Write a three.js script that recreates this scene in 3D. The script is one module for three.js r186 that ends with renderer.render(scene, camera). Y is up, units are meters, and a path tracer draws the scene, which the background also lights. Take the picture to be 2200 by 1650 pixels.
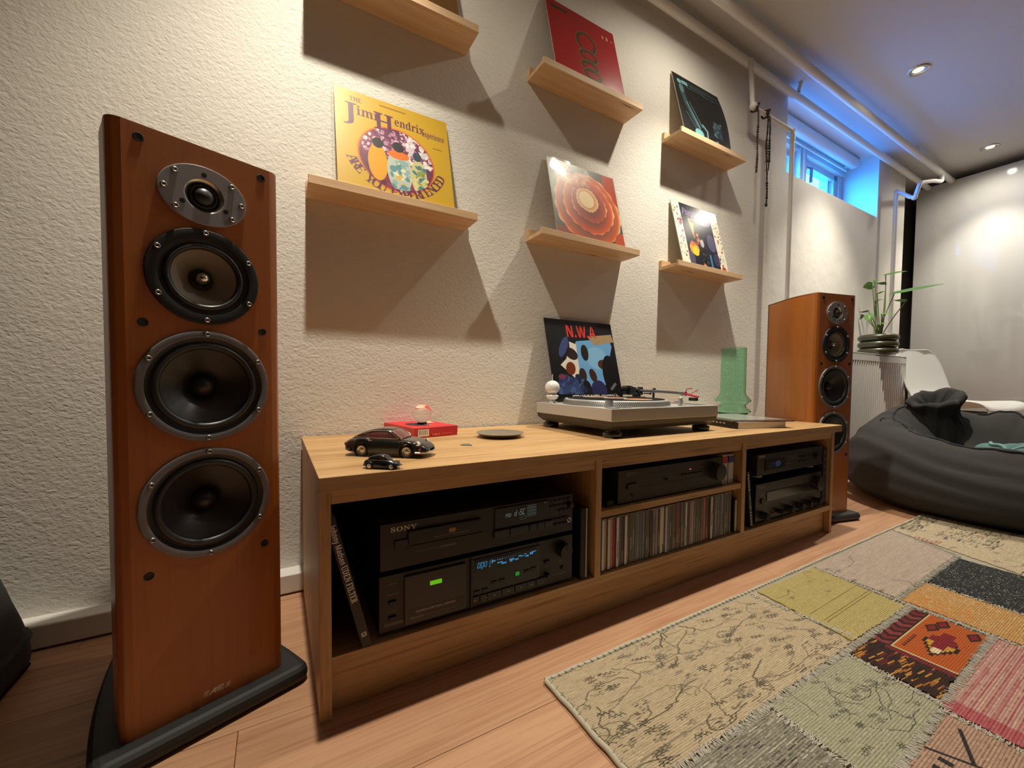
import * as THREE from 'three';
import { RoundedBoxGeometry } from 'three/addons/geometries/RoundedBoxGeometry.js';
import { mergeGeometries, mergeVertices, toCreasedNormals } from 'three/addons/utils/BufferGeometryUtils.js';

// ------------------------------------------------------------------ camera, light, exposure
const scene = new THREE.Scene();
const camera = new THREE.PerspectiveCamera(88.46, 2200 / 1699.06, 0.05, 60);
camera.position.set(-0.0575, 0.5473, 1.2017);
{
  const right = new THREE.Vector3(0.86554364, 0.00950898, 0.50074324);
  const up = new THREE.Vector3(0.01016043, 0.99928059, -0.03653855);
  const back = new THREE.Vector3().crossVectors(right, up);
  camera.quaternion.setFromRotationMatrix(new THREE.Matrix4().makeBasis(right, up, back));
}
camera.setViewOffset(2200, 1699.06, 0, 0, 2200, 1650);   // the lens is shifted a little
camera.updateMatrixWorld(true);

const renderer = new THREE.WebGLRenderer({ antialias: true });
renderer.toneMapping = THREE.LinearToneMapping;
renderer.toneMappingExposure = 0.56;
renderer.shadowMap.enabled = true;

const SKY = [1.6, 31.0, 118.0];                           // dusk daylight, blue against the warm lamps
scene.background = new THREE.Color().setRGB(...SKY);
const LAMP_COLOR = [1.0, 0.91, 0.75];
const LAMP_BEAM = 15.0, LAMP_SPILL = 2.2;                 // candela of the reflector beam and of the stray light
const LAMP_Z = 0.40, LAMP_X = [0.03, 1.37, 2.745, 4.05];

// ------------------------------------------------------------------ helpers
let seed = 7;
const rnd = (a = 0, b = 1) => { seed = (seed * 1664525 + 1013904223) >>> 0; return a + (b - a) * (seed / 4294967296); };
const V3 = (x, y, z) => new THREE.Vector3(x, y, z);
const taken = new Map();
function numbered(name) {
  const n = taken.get(name) || 0; taken.set(name, n + 1);
  return n ? name + '_' + String(n).padStart(3, '0') : name;
}
function plain(g) {                                      // same attributes everywhere, so that pieces can be joined
  let o = g.index ? g.toNonIndexed() : g;
  if (!o.attributes.normal) o.computeVertexNormals();
  if (!o.attributes.uv) o.setAttribute('uv', new THREE.BufferAttribute(new Float32Array(o.attributes.position.count * 2), 2));
  for (const k of Object.keys(o.attributes)) if (!['position', 'normal', 'uv'].includes(k)) o.deleteAttribute(k);
  o.clearGroups();
  return o;
}
function joined(geos) { geos = [].concat(geos); return geos.length === 1 ? geos[0] : mergeGeometries(geos.map(plain)); }
function mesh(name, geos, mat, parent) {
  const m = new THREE.Mesh(joined(geos), mat);
  m.castShadow = m.receiveShadow = true;
  if (parent) { m.name = name; parent.add(m); } else { m.name = numbered(name); scene.add(m); }
  return m;
}
function group(name, parent) { const g = new THREE.Group(); g.name = name; parent.add(g); return g; }
function thing(name, label, category, pos = [0, 0, 0], turn = 0, grp) {
  const o = new THREE.Group(); o.name = numbered(name); scene.add(o);
  o.position.set(...pos); o.rotation.y = turn;
  return tag(o, label, category, grp);
}
function tag(o, label, category, grp) { o.userData = { label, category }; if (grp) o.userData.group = grp; return o; }
function struct(o, label, category) { o.userData = { kind: 'structure' }; if (label) { o.userData.label = label; o.userData.category = category; } return o; }
// texture coordinates in metres, u along the grain
function metric(g, grain = 'x', du = 0, dv = 0) {
  g = g.index ? g.toNonIndexed() : g;
  if (!g.attributes.normal) g.computeVertexNormals();
  const p = g.attributes.position, n = g.attributes.normal, uv = new Float32Array(p.count * 2), gi = 'xyz'.indexOf(grain);
  for (let i = 0; i < p.count; i++) {
    const c = [p.getX(i), p.getY(i), p.getZ(i)], m = [Math.abs(n.getX(i)), Math.abs(n.getY(i)), Math.abs(n.getZ(i))];
    const k = m[0] > m[1] && m[0] > m[2] ? 0 : m[1] > m[2] ? 1 : 2, o = [0, 1, 2].filter((a) => a !== k);
    const a = o.includes(gi) ? gi : o[0], b = o.find((x) => x !== a);
    uv[i * 2] = c[a] + du; uv[i * 2 + 1] = c[b] + dv + (k === gi ? 0.37 : 0);
  }
  g.setAttribute('uv', new THREE.BufferAttribute(uv, 2));
  return g;
}
function box(w, h, d, x = 0, y = 0, z = 0, r = 0) {       // x, y, z is the middle of the bottom face
  const g = r > 0 ? new RoundedBoxGeometry(w, h, d, 2, Math.min(r, w / 2.01, h / 2.01, d / 2.01)) : new THREE.BoxGeometry(w, h, d);
  return g.translate(x, y + h / 2, z);
}
function span(x0, x1, y0, y1, z0, z1, r = 0) { return box(x1 - x0, y1 - y0, z1 - z0, (x0 + x1) / 2, y0, (z0 + z1) / 2, r); }
function cyl(r0, r1, h, x = 0, y = 0, z = 0, axis = 'y', seg = 28) {   // starts at x, y, z and runs along the axis; r0 at the start
  const g = new THREE.CylinderGeometry(r1, r0, h, seg).translate(0, h / 2, 0);
  if (axis === 'x') g.rotateZ(-Math.PI / 2); if (axis === 'z') g.rotateX(Math.PI / 2);
  return g.translate(x, y, z);
}
function lathe(pts, seg = 48) { return new THREE.LatheGeometry(pts.map((p) => new THREE.Vector2(p[0], p[1])), seg); }
function latheZ(pts, seg = 48) { return lathe(pts, seg).rotateX(Math.PI / 2); }   // second coordinate runs along +z
function tube(pts, r, seg = 24, rad = 10, curved = true) {
  const v = pts.map((p) => V3(...p));
  const c = curved ? new THREE.CatmullRomCurve3(v, false, 'centripetal') : bend(v, r * 2.2);
  return new THREE.TubeGeometry(c, curved ? seg : seg * 3, r, rad, false);
}
function bend(v, r) {                                     // straight runs with rounded corners
  const path = new THREE.CurvePath();
  let last = v[0];
  for (let i = 1; i < v.length - 1; i++) {
    const a = v[i].clone().lerp(v[i - 1], Math.min(0.5, r / v[i].distanceTo(v[i - 1])));
    const b = v[i].clone().lerp(v[i + 1], Math.min(0.5, r / v[i].distanceTo(v[i + 1])));
    path.add(new THREE.LineCurve3(last, a)); path.add(new THREE.QuadraticBezierCurve3(a, v[i], b)); last = b;
  }
  path.add(new THREE.LineCurve3(last, v[v.length - 1]));
  return path;
}
function sphere(r, x, y, z, sx = 1, sy = 1, sz = 1, s = 20) { return new THREE.SphereGeometry(r, s, Math.ceil(s * 0.7)).scale(sx, sy, sz).translate(x, y, z); }
function outline(pts, h, bevel = 0, holes = [], seg = 24) {   // a flat shape of x, y points, h thick along +z
  const s = pts instanceof THREE.Shape ? pts : new THREE.Shape(pts.map((p) => new THREE.Vector2(...p)));
  for (const [x, y, rx, ry] of holes) { const q = new THREE.Path(); q.absellipse(x, y, rx, ry ?? rx, 0, Math.PI * 2, true); s.holes.push(q); }
  const g = new THREE.ExtrudeGeometry(s, { depth: Math.max(1e-4, h - 2 * bevel), bevelEnabled: bevel > 0, bevelSize: bevel, bevelThickness: bevel, bevelOffset: -bevel, bevelSegments: 3, curveSegments: seg });
  return g.translate(0, 0, bevel);
}
function grid(nu, nv, f, flip = false) {                  // a surface from f(u, v) -> [x, y, z]
  const pos = [], uv = [], idx = [];
  for (let j = 0; j <= nv; j++) for (let i = 0; i <= nu; i++) { pos.push(...f(i / nu, j / nv)); uv.push(i / nu, j / nv); }
  for (let j = 0; j < nv; j++) for (let i = 0; i < nu; i++) {
    const a = j * (nu + 1) + i, b = a + 1, c = a + nu + 1, d = c + 1;
    if (flip) idx.push(a, c, b, b, c, d); else idx.push(a, b, c, b, d, c);
  }
  const g = new THREE.BufferGeometry();
  g.setAttribute('position', new THREE.Float32BufferAttribute(pos, 3)); g.setAttribute('uv', new THREE.Float32BufferAttribute(uv, 2));
  g.setIndex(idx); g.computeVertexNormals();
  return g;
}
// ------------------------------------------------------------------ noise and textures
const hash = (x, y, s) => { let h = (x * 374761393 + y * 668265263 + s * 1274126177) | 0; h = Math.imul(h ^ (h >>> 13), 1274126177); return ((h ^ (h >>> 16)) >>> 0) / 4294967296; };
function noise(x, y, px, py, s) {                         // value noise that repeats after px, py cells
  const ix = Math.floor(x), iy = Math.floor(y); let u = x - ix, v = y - iy;
  u = u * u * (3 - 2 * u); v = v * v * (3 - 2 * v);
  const a = ((ix % px) + px) % px, b = (a + 1) % px, c = ((iy % py) + py) % py, d = (c + 1) % py;
  const p = hash(a, c, s), q = hash(b, c, s), r = hash(a, d, s), t = hash(b, d, s);
  return p + (q - p) * u + (r - p) * v + (p - q - r + t) * u * v;
}
function fbm(u, v, fx, fy, oct, s) {                      // u, v in 0..1, periodic
  let sum = 0, amp = 0.5, tot = 0;
  for (let i = 0; i < oct; i++) { sum += amp * noise(u * fx, v * fy, fx, fy, s + i); tot += amp; amp *= 0.55; fx *= 2; fy *= 2; }
  return sum / tot;
}
function dataTex(w, h, f, srgb = true, gray = false) {
  const d = new Uint8Array(w * h * 4);
  for (let y = 0; y < h; y++) for (let x = 0; x < w; x++) {
    const c = f((x + 0.5) / w, (y + 0.5) / h), i = (y * w + x) * 4;
    if (gray) d[i] = d[i + 1] = d[i + 2] = Math.max(0, Math.min(255, c * 255));
    else for (let k = 0; k < 3; k++) d[i + k] = Math.max(0, Math.min(255, c[k] * 255));
    d[i + 3] = 255;
  }
  const t = new THREE.DataTexture(d, w, h);
  t.magFilter = THREE.LinearFilter; t.minFilter = THREE.LinearMipmapLinearFilter; t.wrapS = t.wrapT = THREE.RepeatWrapping;
  if (srgb && !gray) t.colorSpace = THREE.SRGBColorSpace;
  t.needsUpdate = true;
  return t;
}
function canvasTex(w, h, draw) {
  const c = document.createElement('canvas'); c.width = w; c.height = h;
  const x = c.getContext('2d'); draw(x, w, h);
  const t = new THREE.CanvasTexture(c); t.colorSpace = THREE.SRGBColorSpace; t.anisotropy = 8;
  return t;
}
const mix = (a, b, t) => a.map((v, i) => v + (b[i] - v) * t);
const clamp01 = (x) => Math.max(0, Math.min(1, x));
const sstep = (a, b, x) => { const t = clamp01((x - a) / (b - a)); return t * t * (3 - 2 * t); };
// wood: u along the grain, three sRGB tones, knots as [u, v, size]
function woodTex(w, h, light, mid, dark, { rings = 5, warp = 1.2, streak = 0.35, pores = 0.3, s = 1, knots = [], bands = 0.5 } = {}) {
  return dataTex(w, h, (u, v) => {
    let dv = 0, kn = 0;
    for (const [ku, kv, ks] of knots) {
      const a = (u - ku) / (ks * 2.6), b = (v - kv) / ks, q = a * a + b * b;
      dv += 0.5 * ks * b * Math.exp(-q); kn = Math.max(kn, Math.exp(-q * 9));
    }
    const n = fbm(u, v + dv, 3, 6, 4, s), f = fbm(u, v, 6, 90, 3, s + 20), p = fbm(u, v, 24, 256, 2, s + 40);
    const ring = 0.5 + 0.5 * Math.sin(((v + dv) * rings + n * warp * 2.2) * Math.PI * 2);
    let c = mix(light, mid, clamp01(bands * ring + streak * (f - 0.3)));
    c = mix(c, dark, clamp01(streak * sstep(0.55, 0.85, f) + pores * sstep(0.62, 0.8, p) * ring));
    c = mix(c, dark.map((q) => q * 0.45), kn);
    const t = 0.94 + 0.12 * fbm(u, v, 2, 3, 3, s + 60);
    return c.map((q) => q * t);
  });
}
function spread(t, lu, lv) { t.repeat.set(1 / lu, 1 / lv); return t; }   // one tile covers lu x lv metres
const rgb = (r, g, b) => new THREE.Color().setRGB(r, g, b);
const std = (color, roughness = 0.6, o = {}) => new THREE.MeshStandardMaterial({ color: Array.isArray(color) ? rgb(...color) : color, roughness, ...o });
const phys = (color, roughness, o) => new THREE.MeshPhysicalMaterial({ color: Array.isArray(color) ? rgb(...color) : color, roughness, ...o });

const oakTex = spread(woodTex(1024, 512, [0.80, 0.65, 0.45], [0.72, 0.56, 0.37], [0.50, 0.37, 0.23], { rings: 4, warp: 0.9, streak: 0.5, pores: 0.35, s: 3 }), 1.1, 0.42);
const pineTex = spread(woodTex(1024, 256, [0.88, 0.75, 0.59], [0.83, 0.67, 0.49], [0.69, 0.49, 0.31], { rings: 5, warp: 0.5, streak: 0.25, pores: 0.1, s: 11, knots: [[0.3, 0.4, 0.045], [0.72, 0.62, 0.04]] }), 0.62, 0.19);
const cherryTex = spread(woodTex(512, 512, [0.69, 0.41, 0.15], [0.64, 0.36, 0.12], [0.56, 0.29, 0.09], { rings: 2, warp: 1.0, streak: 0.25, pores: 0.12, s: 23, bands: 0.3 }), 0.9, 0.3);
const floorTexes = [0, 1, 2].map((k) => spread(woodTex(1024, 256, [0.76, 0.59, 0.46], [0.70, 0.52, 0.39], [0.55, 0.37, 0.26], { rings: 3, warp: 1.6, streak: 0.4, pores: 0.22, s: 31 + 7 * k, bands: 0.55, knots: k === 1 ? [[0.55, 0.5, 0.08]] : [] }), 1.285, 0.192));
const plasterTex = spread(dataTex(1024, 1024, (u, v) => {
  const a = fbm(u + 0.004 * fbm(u, v, 40, 40, 2, 5), v, 120, 160, 3, 71), b = fbm(u, v, 24, 30, 3, 77), c = 1 - Math.abs(2 * fbm(u + v, v, 150, 210, 2, 83) - 1);
  return 0.55 * a + 0.25 * b + 0.2 * c;
}, false, true), 0.85, 0.85);
const softTex = spread(dataTex(512, 512, (u, v) => fbm(u, v, 12, 12, 4, 91), false, true), 1.2, 1.2);
const fabricTex = spread(dataTex(256, 256, (u, v) => 0.5 + 0.22 * Math.sin(u * Math.PI * 128) * Math.sin(v * Math.PI * 128) + 0.3 * (fbm(u, v, 32, 32, 2, 97) - 0.5), false, true), 0.12, 0.12);

const M = {
  plaster: std([0.80, 0.77, 0.70], 0.95, { bumpMap: plasterTex, bumpScale: 0.0016 }),
  wall: std([0.80, 0.78, 0.73], 0.92, { bumpMap: softTex, bumpScale: 0.004 }),
  ceiling: std([0.66, 0.655, 0.64], 0.95, { bumpMap: softTex, bumpScale: 0.002 }),
  paint: std([0.80, 0.79, 0.76], 0.45),
  skirting: std([0.78, 0.76, 0.72], 0.5),
  oak: std(0xffffff, 0.5, { map: oakTex }),
  pine: std(0xffffff, 0.6, { map: pineTex }),
  cherry: phys(0xffffff, 0.42, { map: cherryTex, clearcoat: 0.5, clearcoatRoughness: 0.28 }),
  floors: floorTexes.map((t) => std(0xffffff, 0.42, { map: t })),
  gap: std([0.10, 0.06, 0.035], 0.9),
  black: std([0.012, 0.012, 0.013], 0.45),
  blackMatt: std([0.016, 0.016, 0.017], 0.8),
  rubber: std([0.014, 0.015, 0.016], 0.55),
  dark: std([0.022, 0.020, 0.019], 0.42),
  silver: std([0.56, 0.55, 0.53], 0.40, { metalness: 0.45 }),
  plateGrey: std([0.34, 0.34, 0.36], 0.42, { metalness: 0.35 }),
  ringGrey: std([0.20, 0.20, 0.215], 0.45, { metalness: 0.35 }),
  chrome: std([0.85, 0.84, 0.82], 0.12, { metalness: 1 }),
  steel: std([0.60, 0.58, 0.54], 0.25, { metalness: 1 }),
  screw: std([0.36, 0.34, 0.31], 0.35, { metalness: 1 }),
  rimSilver: std([0.72, 0.70, 0.66], 0.28, { metalness: 0.7 }),
  white: phys([0.82, 0.82, 0.80], 0.3, { clearcoat: 0.4, clearcoatRoughness: 0.2 }),
  lampGlow: std([0.02, 0.02, 0.02], 0.5, { emissive: rgb(1, 0.86, 0.66), emissiveIntensity: 5 }),
  bag: std([0.036, 0.035, 0.035], 0.95, { bumpMap: fabricTex, bumpScale: 0.0012 }),
};
// ------------------------------------------------------------------ the room
const X0 = -2.6, X1 = 4.86, Z1 = 3.7, CEIL = 2.124, T = 0.12;
const WX0 = 2.335, WX1 = 3.525, WY0 = 1.69, WZ = -0.24, PLASTER_END = 2.2;
{
  const wf = struct(group('wall_front', scene));
  mesh('rough_plaster', [metric(span(X0, PLASTER_END, 0, CEIL, -T * 3, 0))], M.plaster, wf);
  mesh('smooth_plaster', [
    metric(span(PLASTER_END, WX0, 0, CEIL, -T * 3, -0.001)), metric(span(WX0, WX1, 0, WY0, -T * 3, -0.001)), metric(span(WX1, 4.0, 0, CEIL, -T * 3, -0.001)),
    metric(span(4.0, X1 + T, 0, CEIL, -T * 3, -0.20)), metric(span(WX0, WX1, CEIL - 0.006, CEIL, -T * 3, -0.001)),
  ], M.wall, wf);
  const dim = std([0.20, 0.17, 0.14], 0.9);                // the unseen end of the room: shelves and dark furniture colours
  struct(mesh('wall_left', metric(span(X0 - T, X0, 0, CEIL, -T * 3, Z1 + T)), dim));
  struct(mesh('wall_right', metric(span(X1, X1 + T, 0, CEIL, -T * 3, Z1 + T)), dim));
  struct(mesh('wall_back', metric(span(X0 - T, X1 + T, 0, CEIL, Z1, Z1 + T)), dim));
  struct(mesh('ceiling', metric(span(X0 - T, X1 + T, CEIL, CEIL + T, -T * 3, Z1 + T)), M.ceiling));
  struct(mesh('trim_1', metric(span(4.0, 4.6, 0.02, CEIL - 0.02, -0.16, -0.12)), std([0.22, 0.205, 0.19], 0.7)));
  struct(mesh('baseboard_front', [metric(span(X0, 3.95, 0.004, 0.052, 0, 0.05, 0.004))], M.skirting));
}
{
  const fl = struct(group('floor', scene));
  mesh('subfloor', metric(span(X0 - T, X1 + T, -0.14, -0.008, -T * 3, Z1 + T)), M.gap, fl);
  const L = 1.285, Wd = 0.192, r0 = 0.463;
  const shapes = new Map();
  for (let k = -3; r0 + k * Wd < Z1; k++) {
    const z0 = Math.max(0, r0 + k * Wd), z1 = Math.min(Z1, r0 + (k + 1) * Wd);
    if (z1 - z0 < 0.02) continue;
    let x = -0.115 - 3 * L + (k ? ((k * 0.41) % 1) * L : 0);
    for (; x < X1; x += L) {
      const a = Math.max(X0, x), b = Math.min(X1, x + L);
      if (b - a < 0.03) continue;
      const key = (b - a).toFixed(3) + (z1 - z0).toFixed(3) + Math.floor(rnd(0, 3));
      if (!shapes.has(key)) shapes.set(key, metric(box(b - a - 0.0007, 0.009, z1 - z0 - 0.0007, 0, -0.009, 0, 0.0007), 'x', rnd(0, 3), rnd(0, 2)));
      const m = mesh('plank', shapes.get(key), M.floors[Math.floor(rnd(0, 3))], fl);
      m.position.set((a + b) / 2, 0, (z0 + z1) / 2);
    }
  }
}
// ------------------------------------------------------------------ the window in its deep reveal
{
  const w = struct(group('window_1', scene));
  const P = M.paint, y0 = WY0, y1 = 2.105, x0 = WX0, x1 = WX1;
  const fr = mesh('window_frame', [span(x0, x0 + 0.05, y0, y1, WZ - 0.05, WZ + 0.03, 0.004), span(x1 - 0.05, x1, y0, y1, WZ - 0.05, WZ + 0.03, 0.004), span(x0, x1, y1 - 0.05, y1, WZ - 0.05, WZ + 0.03, 0.004), span(x0, x1, y0, y0 + 0.05, WZ - 0.05, WZ + 0.03, 0.004)], P, w);
  mesh('mullion', [span(2.865, 2.935, y0, y1 - 0.04, WZ - 0.05, WZ + 0.06, 0.004), span(2.885, 2.915, y0, y1 - 0.05, WZ + 0.05, WZ + 0.075, 0.004)], P, w);
  mesh('head_board', [span(x0, x1, 2.045, 2.105, WZ, WZ + 0.05, 0.004)], P, w);
  for (const [a, b] of [[x0 + 0.05, 2.865], [2.935, x1 - 0.05]]) {
    const s = mesh('sash', [span(a, a + 0.045, y0 + 0.04, y1 - 0.05, WZ - 0.04, WZ + 0.015, 0.004), span(b - 0.045, b, y0 + 0.04, y1 - 0.05, WZ - 0.04, WZ + 0.015, 0.004), span(a, b, y1 - 0.095, y1 - 0.05, WZ - 0.04, WZ + 0.015, 0.004), span(a, b, y0 + 0.04, y0 + 0.085, WZ - 0.04, WZ + 0.015, 0.004),
      span(b - 0.075, b - 0.055, y0 + 0.08, y1 - 0.09, WZ - 0.05, WZ - 0.01), span(a + 0.05, a + 0.07, y0 + 0.08, y1 - 0.09, WZ - 0.05, WZ - 0.01)], P, w);
    mesh('pane', span(a + 0.045, b - 0.045, y0 + 0.085, y1 - 0.095, WZ - 0.03, WZ - 0.026), phys([0.95, 0.98, 1], 0.02, { transmission: 1, thickness: 0, ior: 1.45 }), s);
  }
  mesh('window_handle', [span(2.955, 2.975, 1.945, 1.985, WZ + 0.01, WZ + 0.05, 0.004), tube([[2.965, 1.965, WZ + 0.045], [3.03, 1.972, WZ + 0.05]], 0.007), span(3.022, 3.036, 1.88, 1.978, WZ + 0.04, WZ + 0.058, 0.004)], std([0.35, 0.36, 0.38], 0.4, { metalness: 0.6 }), w);
  // the light well outside: pale ground behind the pane line, open to the sky
  const out = struct(group('exterior', scene));
  mesh('ground', span(-1, 8, 1.2, 1.55, -6, -T * 3 - 0.01), std([0.80, 0.82, 0.84], 0.9), out);
}
{
  const t = thing('roller_blind', 'rolled-up white roller blind across the top of the basement window recess', 'blind', [0, 0, 0]);
  mesh('roll', [cyl(0.034, 0.034, WX1 - WX0 - 0.1, WX0 + 0.02, 2.083, -0.115, 'x', 32), cyl(0.0345, 0.030, 0.012, WX1 - 0.08, 2.083, -0.115, 'x', 32)], M.paint, t);
  mesh('hem_bar', [span(WX0 + 0.03, WX1 - 0.1, 2.035, 2.05, -0.153, -0.143, 0.003)], M.paint, t);
  mesh('bracket', span(WX1 - 0.068, WX1 - 0.06, 2.06, 2.118, -0.14, -0.09), M.paint, t); mesh('bracket', span(WX0 + 0.005, WX0 + 0.018, 2.06, 2.118, -0.14, -0.09), M.paint, t);
}
// ------------------------------------------------------------------ heating pipes under the ceiling
{
  const p1 = thing('heating_pipe', 'long white heating pipe in the corner between wall and ceiling, nearer the wall', 'pipe', [0, 0, 0]);
  mesh('run', [cyl(0.018, 0.018, 4.30 - X0, X0 + 0.02, 2.062, 0.040, 'x', 24)], M.paint, p1);
  mesh('hanger', [tube([[2.345, 2.085, 0.045], [2.345, 2.10, 0.047], [2.335, 2.115, 0.058], [2.33, 2.125, 0.06]], 0.009)], M.paint, p1);
  const d = mesh('branch', [tube([[1.878, 2.06, 0.06], [1.878, 1.835, 0.075], [2.238, 1.835, 0.075], [2.238, 0.74, 0.075]], 0.0105, 40, 14, false)], M.paint, p1);
  d.userData.label = 'branch that drops, runs along the wall and goes down beside the window';
  mesh('elbow', [sphere(0.017, 1.88, 1.838, 0.077), sphere(0.013, 2.236, 1.834, 0.075), cyl(0.0125, 0.0125, 0.03, 2.238, 1.785, 0.075)], M.paint, p1);
  const p2 = thing('heating_pipe', 'white heating pipe running under the ceiling a hand away from the wall', 'pipe', [0, 0, 0]);
  mesh('run', [cyl(0.019, 0.019, 4.30 - X0, X0 + 0.02, 2.066, 0.165, 'x', 24)], M.paint, p2);
  mesh('hanger', [tube([[3.63, 2.085, 0.165], [3.63, 2.105, 0.16], [3.62, 2.125, 0.15]], 0.009)], M.paint, p2);
  const b = mesh('branch', [tube([[3.634, 0.12, 0.06], [3.634, 1.872, 0.06], [3.655, 1.79, 0.15], [3.69, 1.90, 0.165], [3.90, 1.96, 0.175], [4.08, 2.0, 0.172], [4.10, 2.06, 0.165]], 0.0125, 40, 14, false)], M.paint, p2);
  b.userData.label = 'bent branch beside the white wardrobe going down the wall';
  mesh('elbow', [sphere(0.016, 3.634, 1.868, 0.062), sphere(0.017, 3.656, 1.80, 0.148)], M.paint, p2);
}
{
  const strand = (name, label, x, y0, y1, z, color, two) => {
    const t = thing(name, label, 'necklace', [0, 0, 0], 0, undefined);
    const ring = new THREE.TorusGeometry(0.0165, 0.0042, 8, 28).rotateY(Math.PI / 2).translate(x, 1.835, z);
    mesh('loop', [ring, sphere(0.006, x, 1.816, z + 0.012), sphere(0.0065, x + 0.008, 1.850, z + 0.014), sphere(0.006, x - 0.010, 1.83, z + 0.015)], color, t);
    const beads = [];
    for (let y = y1, i = 0; y > y0; i++) {
      const mid = (y - y0) / (y1 - y0), r = rnd(0.0042, 0.0056) * (mid < 0.25 || (mid > 0.5 && mid < 0.75) ? 1.15 : 0.8);
      const w = two ? 0.006 * Math.sin(Math.PI * clamp01((mid - 0.38) / 0.62)) + 0.001 : 0;
      for (const s of two && mid > 0.38 ? [-1, 1] : [0]) beads.push(sphere(r, x + s * w + 0.002 * Math.sin(y * 40), y, z + 0.018 + s * 0.003, 1, rnd(0.8, 1.5), 1, 8));
      y -= r * 2.1;
    }
    mesh('beads', beads, color, t);
  };
  strand('bead_necklace', 'short brown bead necklace hanging from the white pipe, left of the longer one', 1.895, 1.53, 1.815, 0.075, std([0.055, 0.022, 0.016], 0.5));
  strand('bead_necklace', 'long black double bead necklace hanging from the white pipe beside the window', 1.985, 1.40, 1.815, 0.075, std([0.012, 0.011, 0.012], 0.5), true);
}
// ------------------------------------------------------------------ recessed ceiling lamps
{
  const rim = lathe([[0.030, 0.012], [0.030, -0.003], [0.0335, -0.006], [0.042, -0.005], [0.044, 0], [0.044, 0.004]], 36);
  const bulb = lathe([[0, -0.001], [0.020, -0.0012], [0.024, 0.003], [0.0245, 0.012]], 30);
  const place = ['above the left-hand picture ledges', 'above the right-hand picture ledges', 'in front of the window', 'close to the white wardrobe'];
  const put = (x, z, label, f) => {
    const t = thing('ceiling_lamp', label, 'lamp', [x, CEIL, z]);
    mesh('rim', rim, M.steel, t); mesh('bulb', bulb, M.lampGlow, t);
    for (const [angle, pen, cd] of [[0.76, 1, LAMP_BEAM], [1.42, 0.5, LAMP_SPILL]]) {
      const l = new THREE.SpotLight(rgb(...LAMP_COLOR), cd * f, 0, angle, pen, 2);
      l.position.set(0, -0.012, 0); l.target.position.set(0, -1, 0); l.castShadow = true; l.shadow.radius = 1.0; l.name = 'lamp_light';
      t.add(l); t.add(l.target);
    }
  };
  LAMP_X.forEach((x, i) => put(x, LAMP_Z, 'small round recessed ceiling lamp ' + place[i], i === 3 ? 0.65 : 1));
}
// ------------------------------------------------------------------ wardrobe and the picture lying on it
{
  const t = thing('wardrobe', 'tall glossy white sliding-door wardrobe at the far end of the room', 'wardrobe', [4.33, 0, -0.03], -0.012);
  const gloss = phys([0.66, 0.66, 0.65], 0.06, { clearcoat: 1, clearcoatRoughness: 0.04 });
  mesh('carcass', [metric(span(0.03, 0.50, 0.0, 2.05, 0.004, 2.6))], std([0.75, 0.75, 0.73], 0.5), t);
  for (const [a, b, d] of [[0, 1.26, 0], [1.24, 2.6, 0.02]]) mesh('door', [span(0.0 + d, 0.024 + d, 0.03, 2.072, a, b, 0.003)], gloss, t);
  mesh('top_rail', [span(0.004, 0.50, 2.05, 2.072, 0, 2.6)], std([0.75, 0.75, 0.73], 0.5), t);
  const p = thing('framed_picture', 'thick black framed picture lying on top of the white wardrobe', 'picture', [4.53, 2.073, 0.84], 0);
  const s = new THREE.Shape([[-0.42, 0], [0.42, 0], [0.42, 0.048], [-0.407, 0.048], [-0.42, 0.038]].map((q) => new THREE.Vector2(...q)));
  mesh('frame', [new THREE.ExtrudeGeometry(s, { depth: 0.03, bevelEnabled: false }).rotateY(-Math.PI / 2)], M.black, p);
  const art = canvasTex(256, 64, (x, w, h) => { const g = x.createLinearGradient(0, 0, w, 0); [[0, '#3fa48e'], [0.3, '#58b49a'], [0.5, '#9cae4c'], [0.75, '#6f8f50'], [1, '#35503a']].forEach((q) => g.addColorStop(...q)); x.fillStyle = g; x.fillRect(0, 0, w, h); });
  mesh('print', [new RoundedBoxGeometry(0.74, 0.034, 0.004, 2, 0.0019).rotateY(-Math.PI / 2).translate(-0.0315, 0.018, 0)], std(0xffffff, 0.5, { map: art }), p);
}
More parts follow.
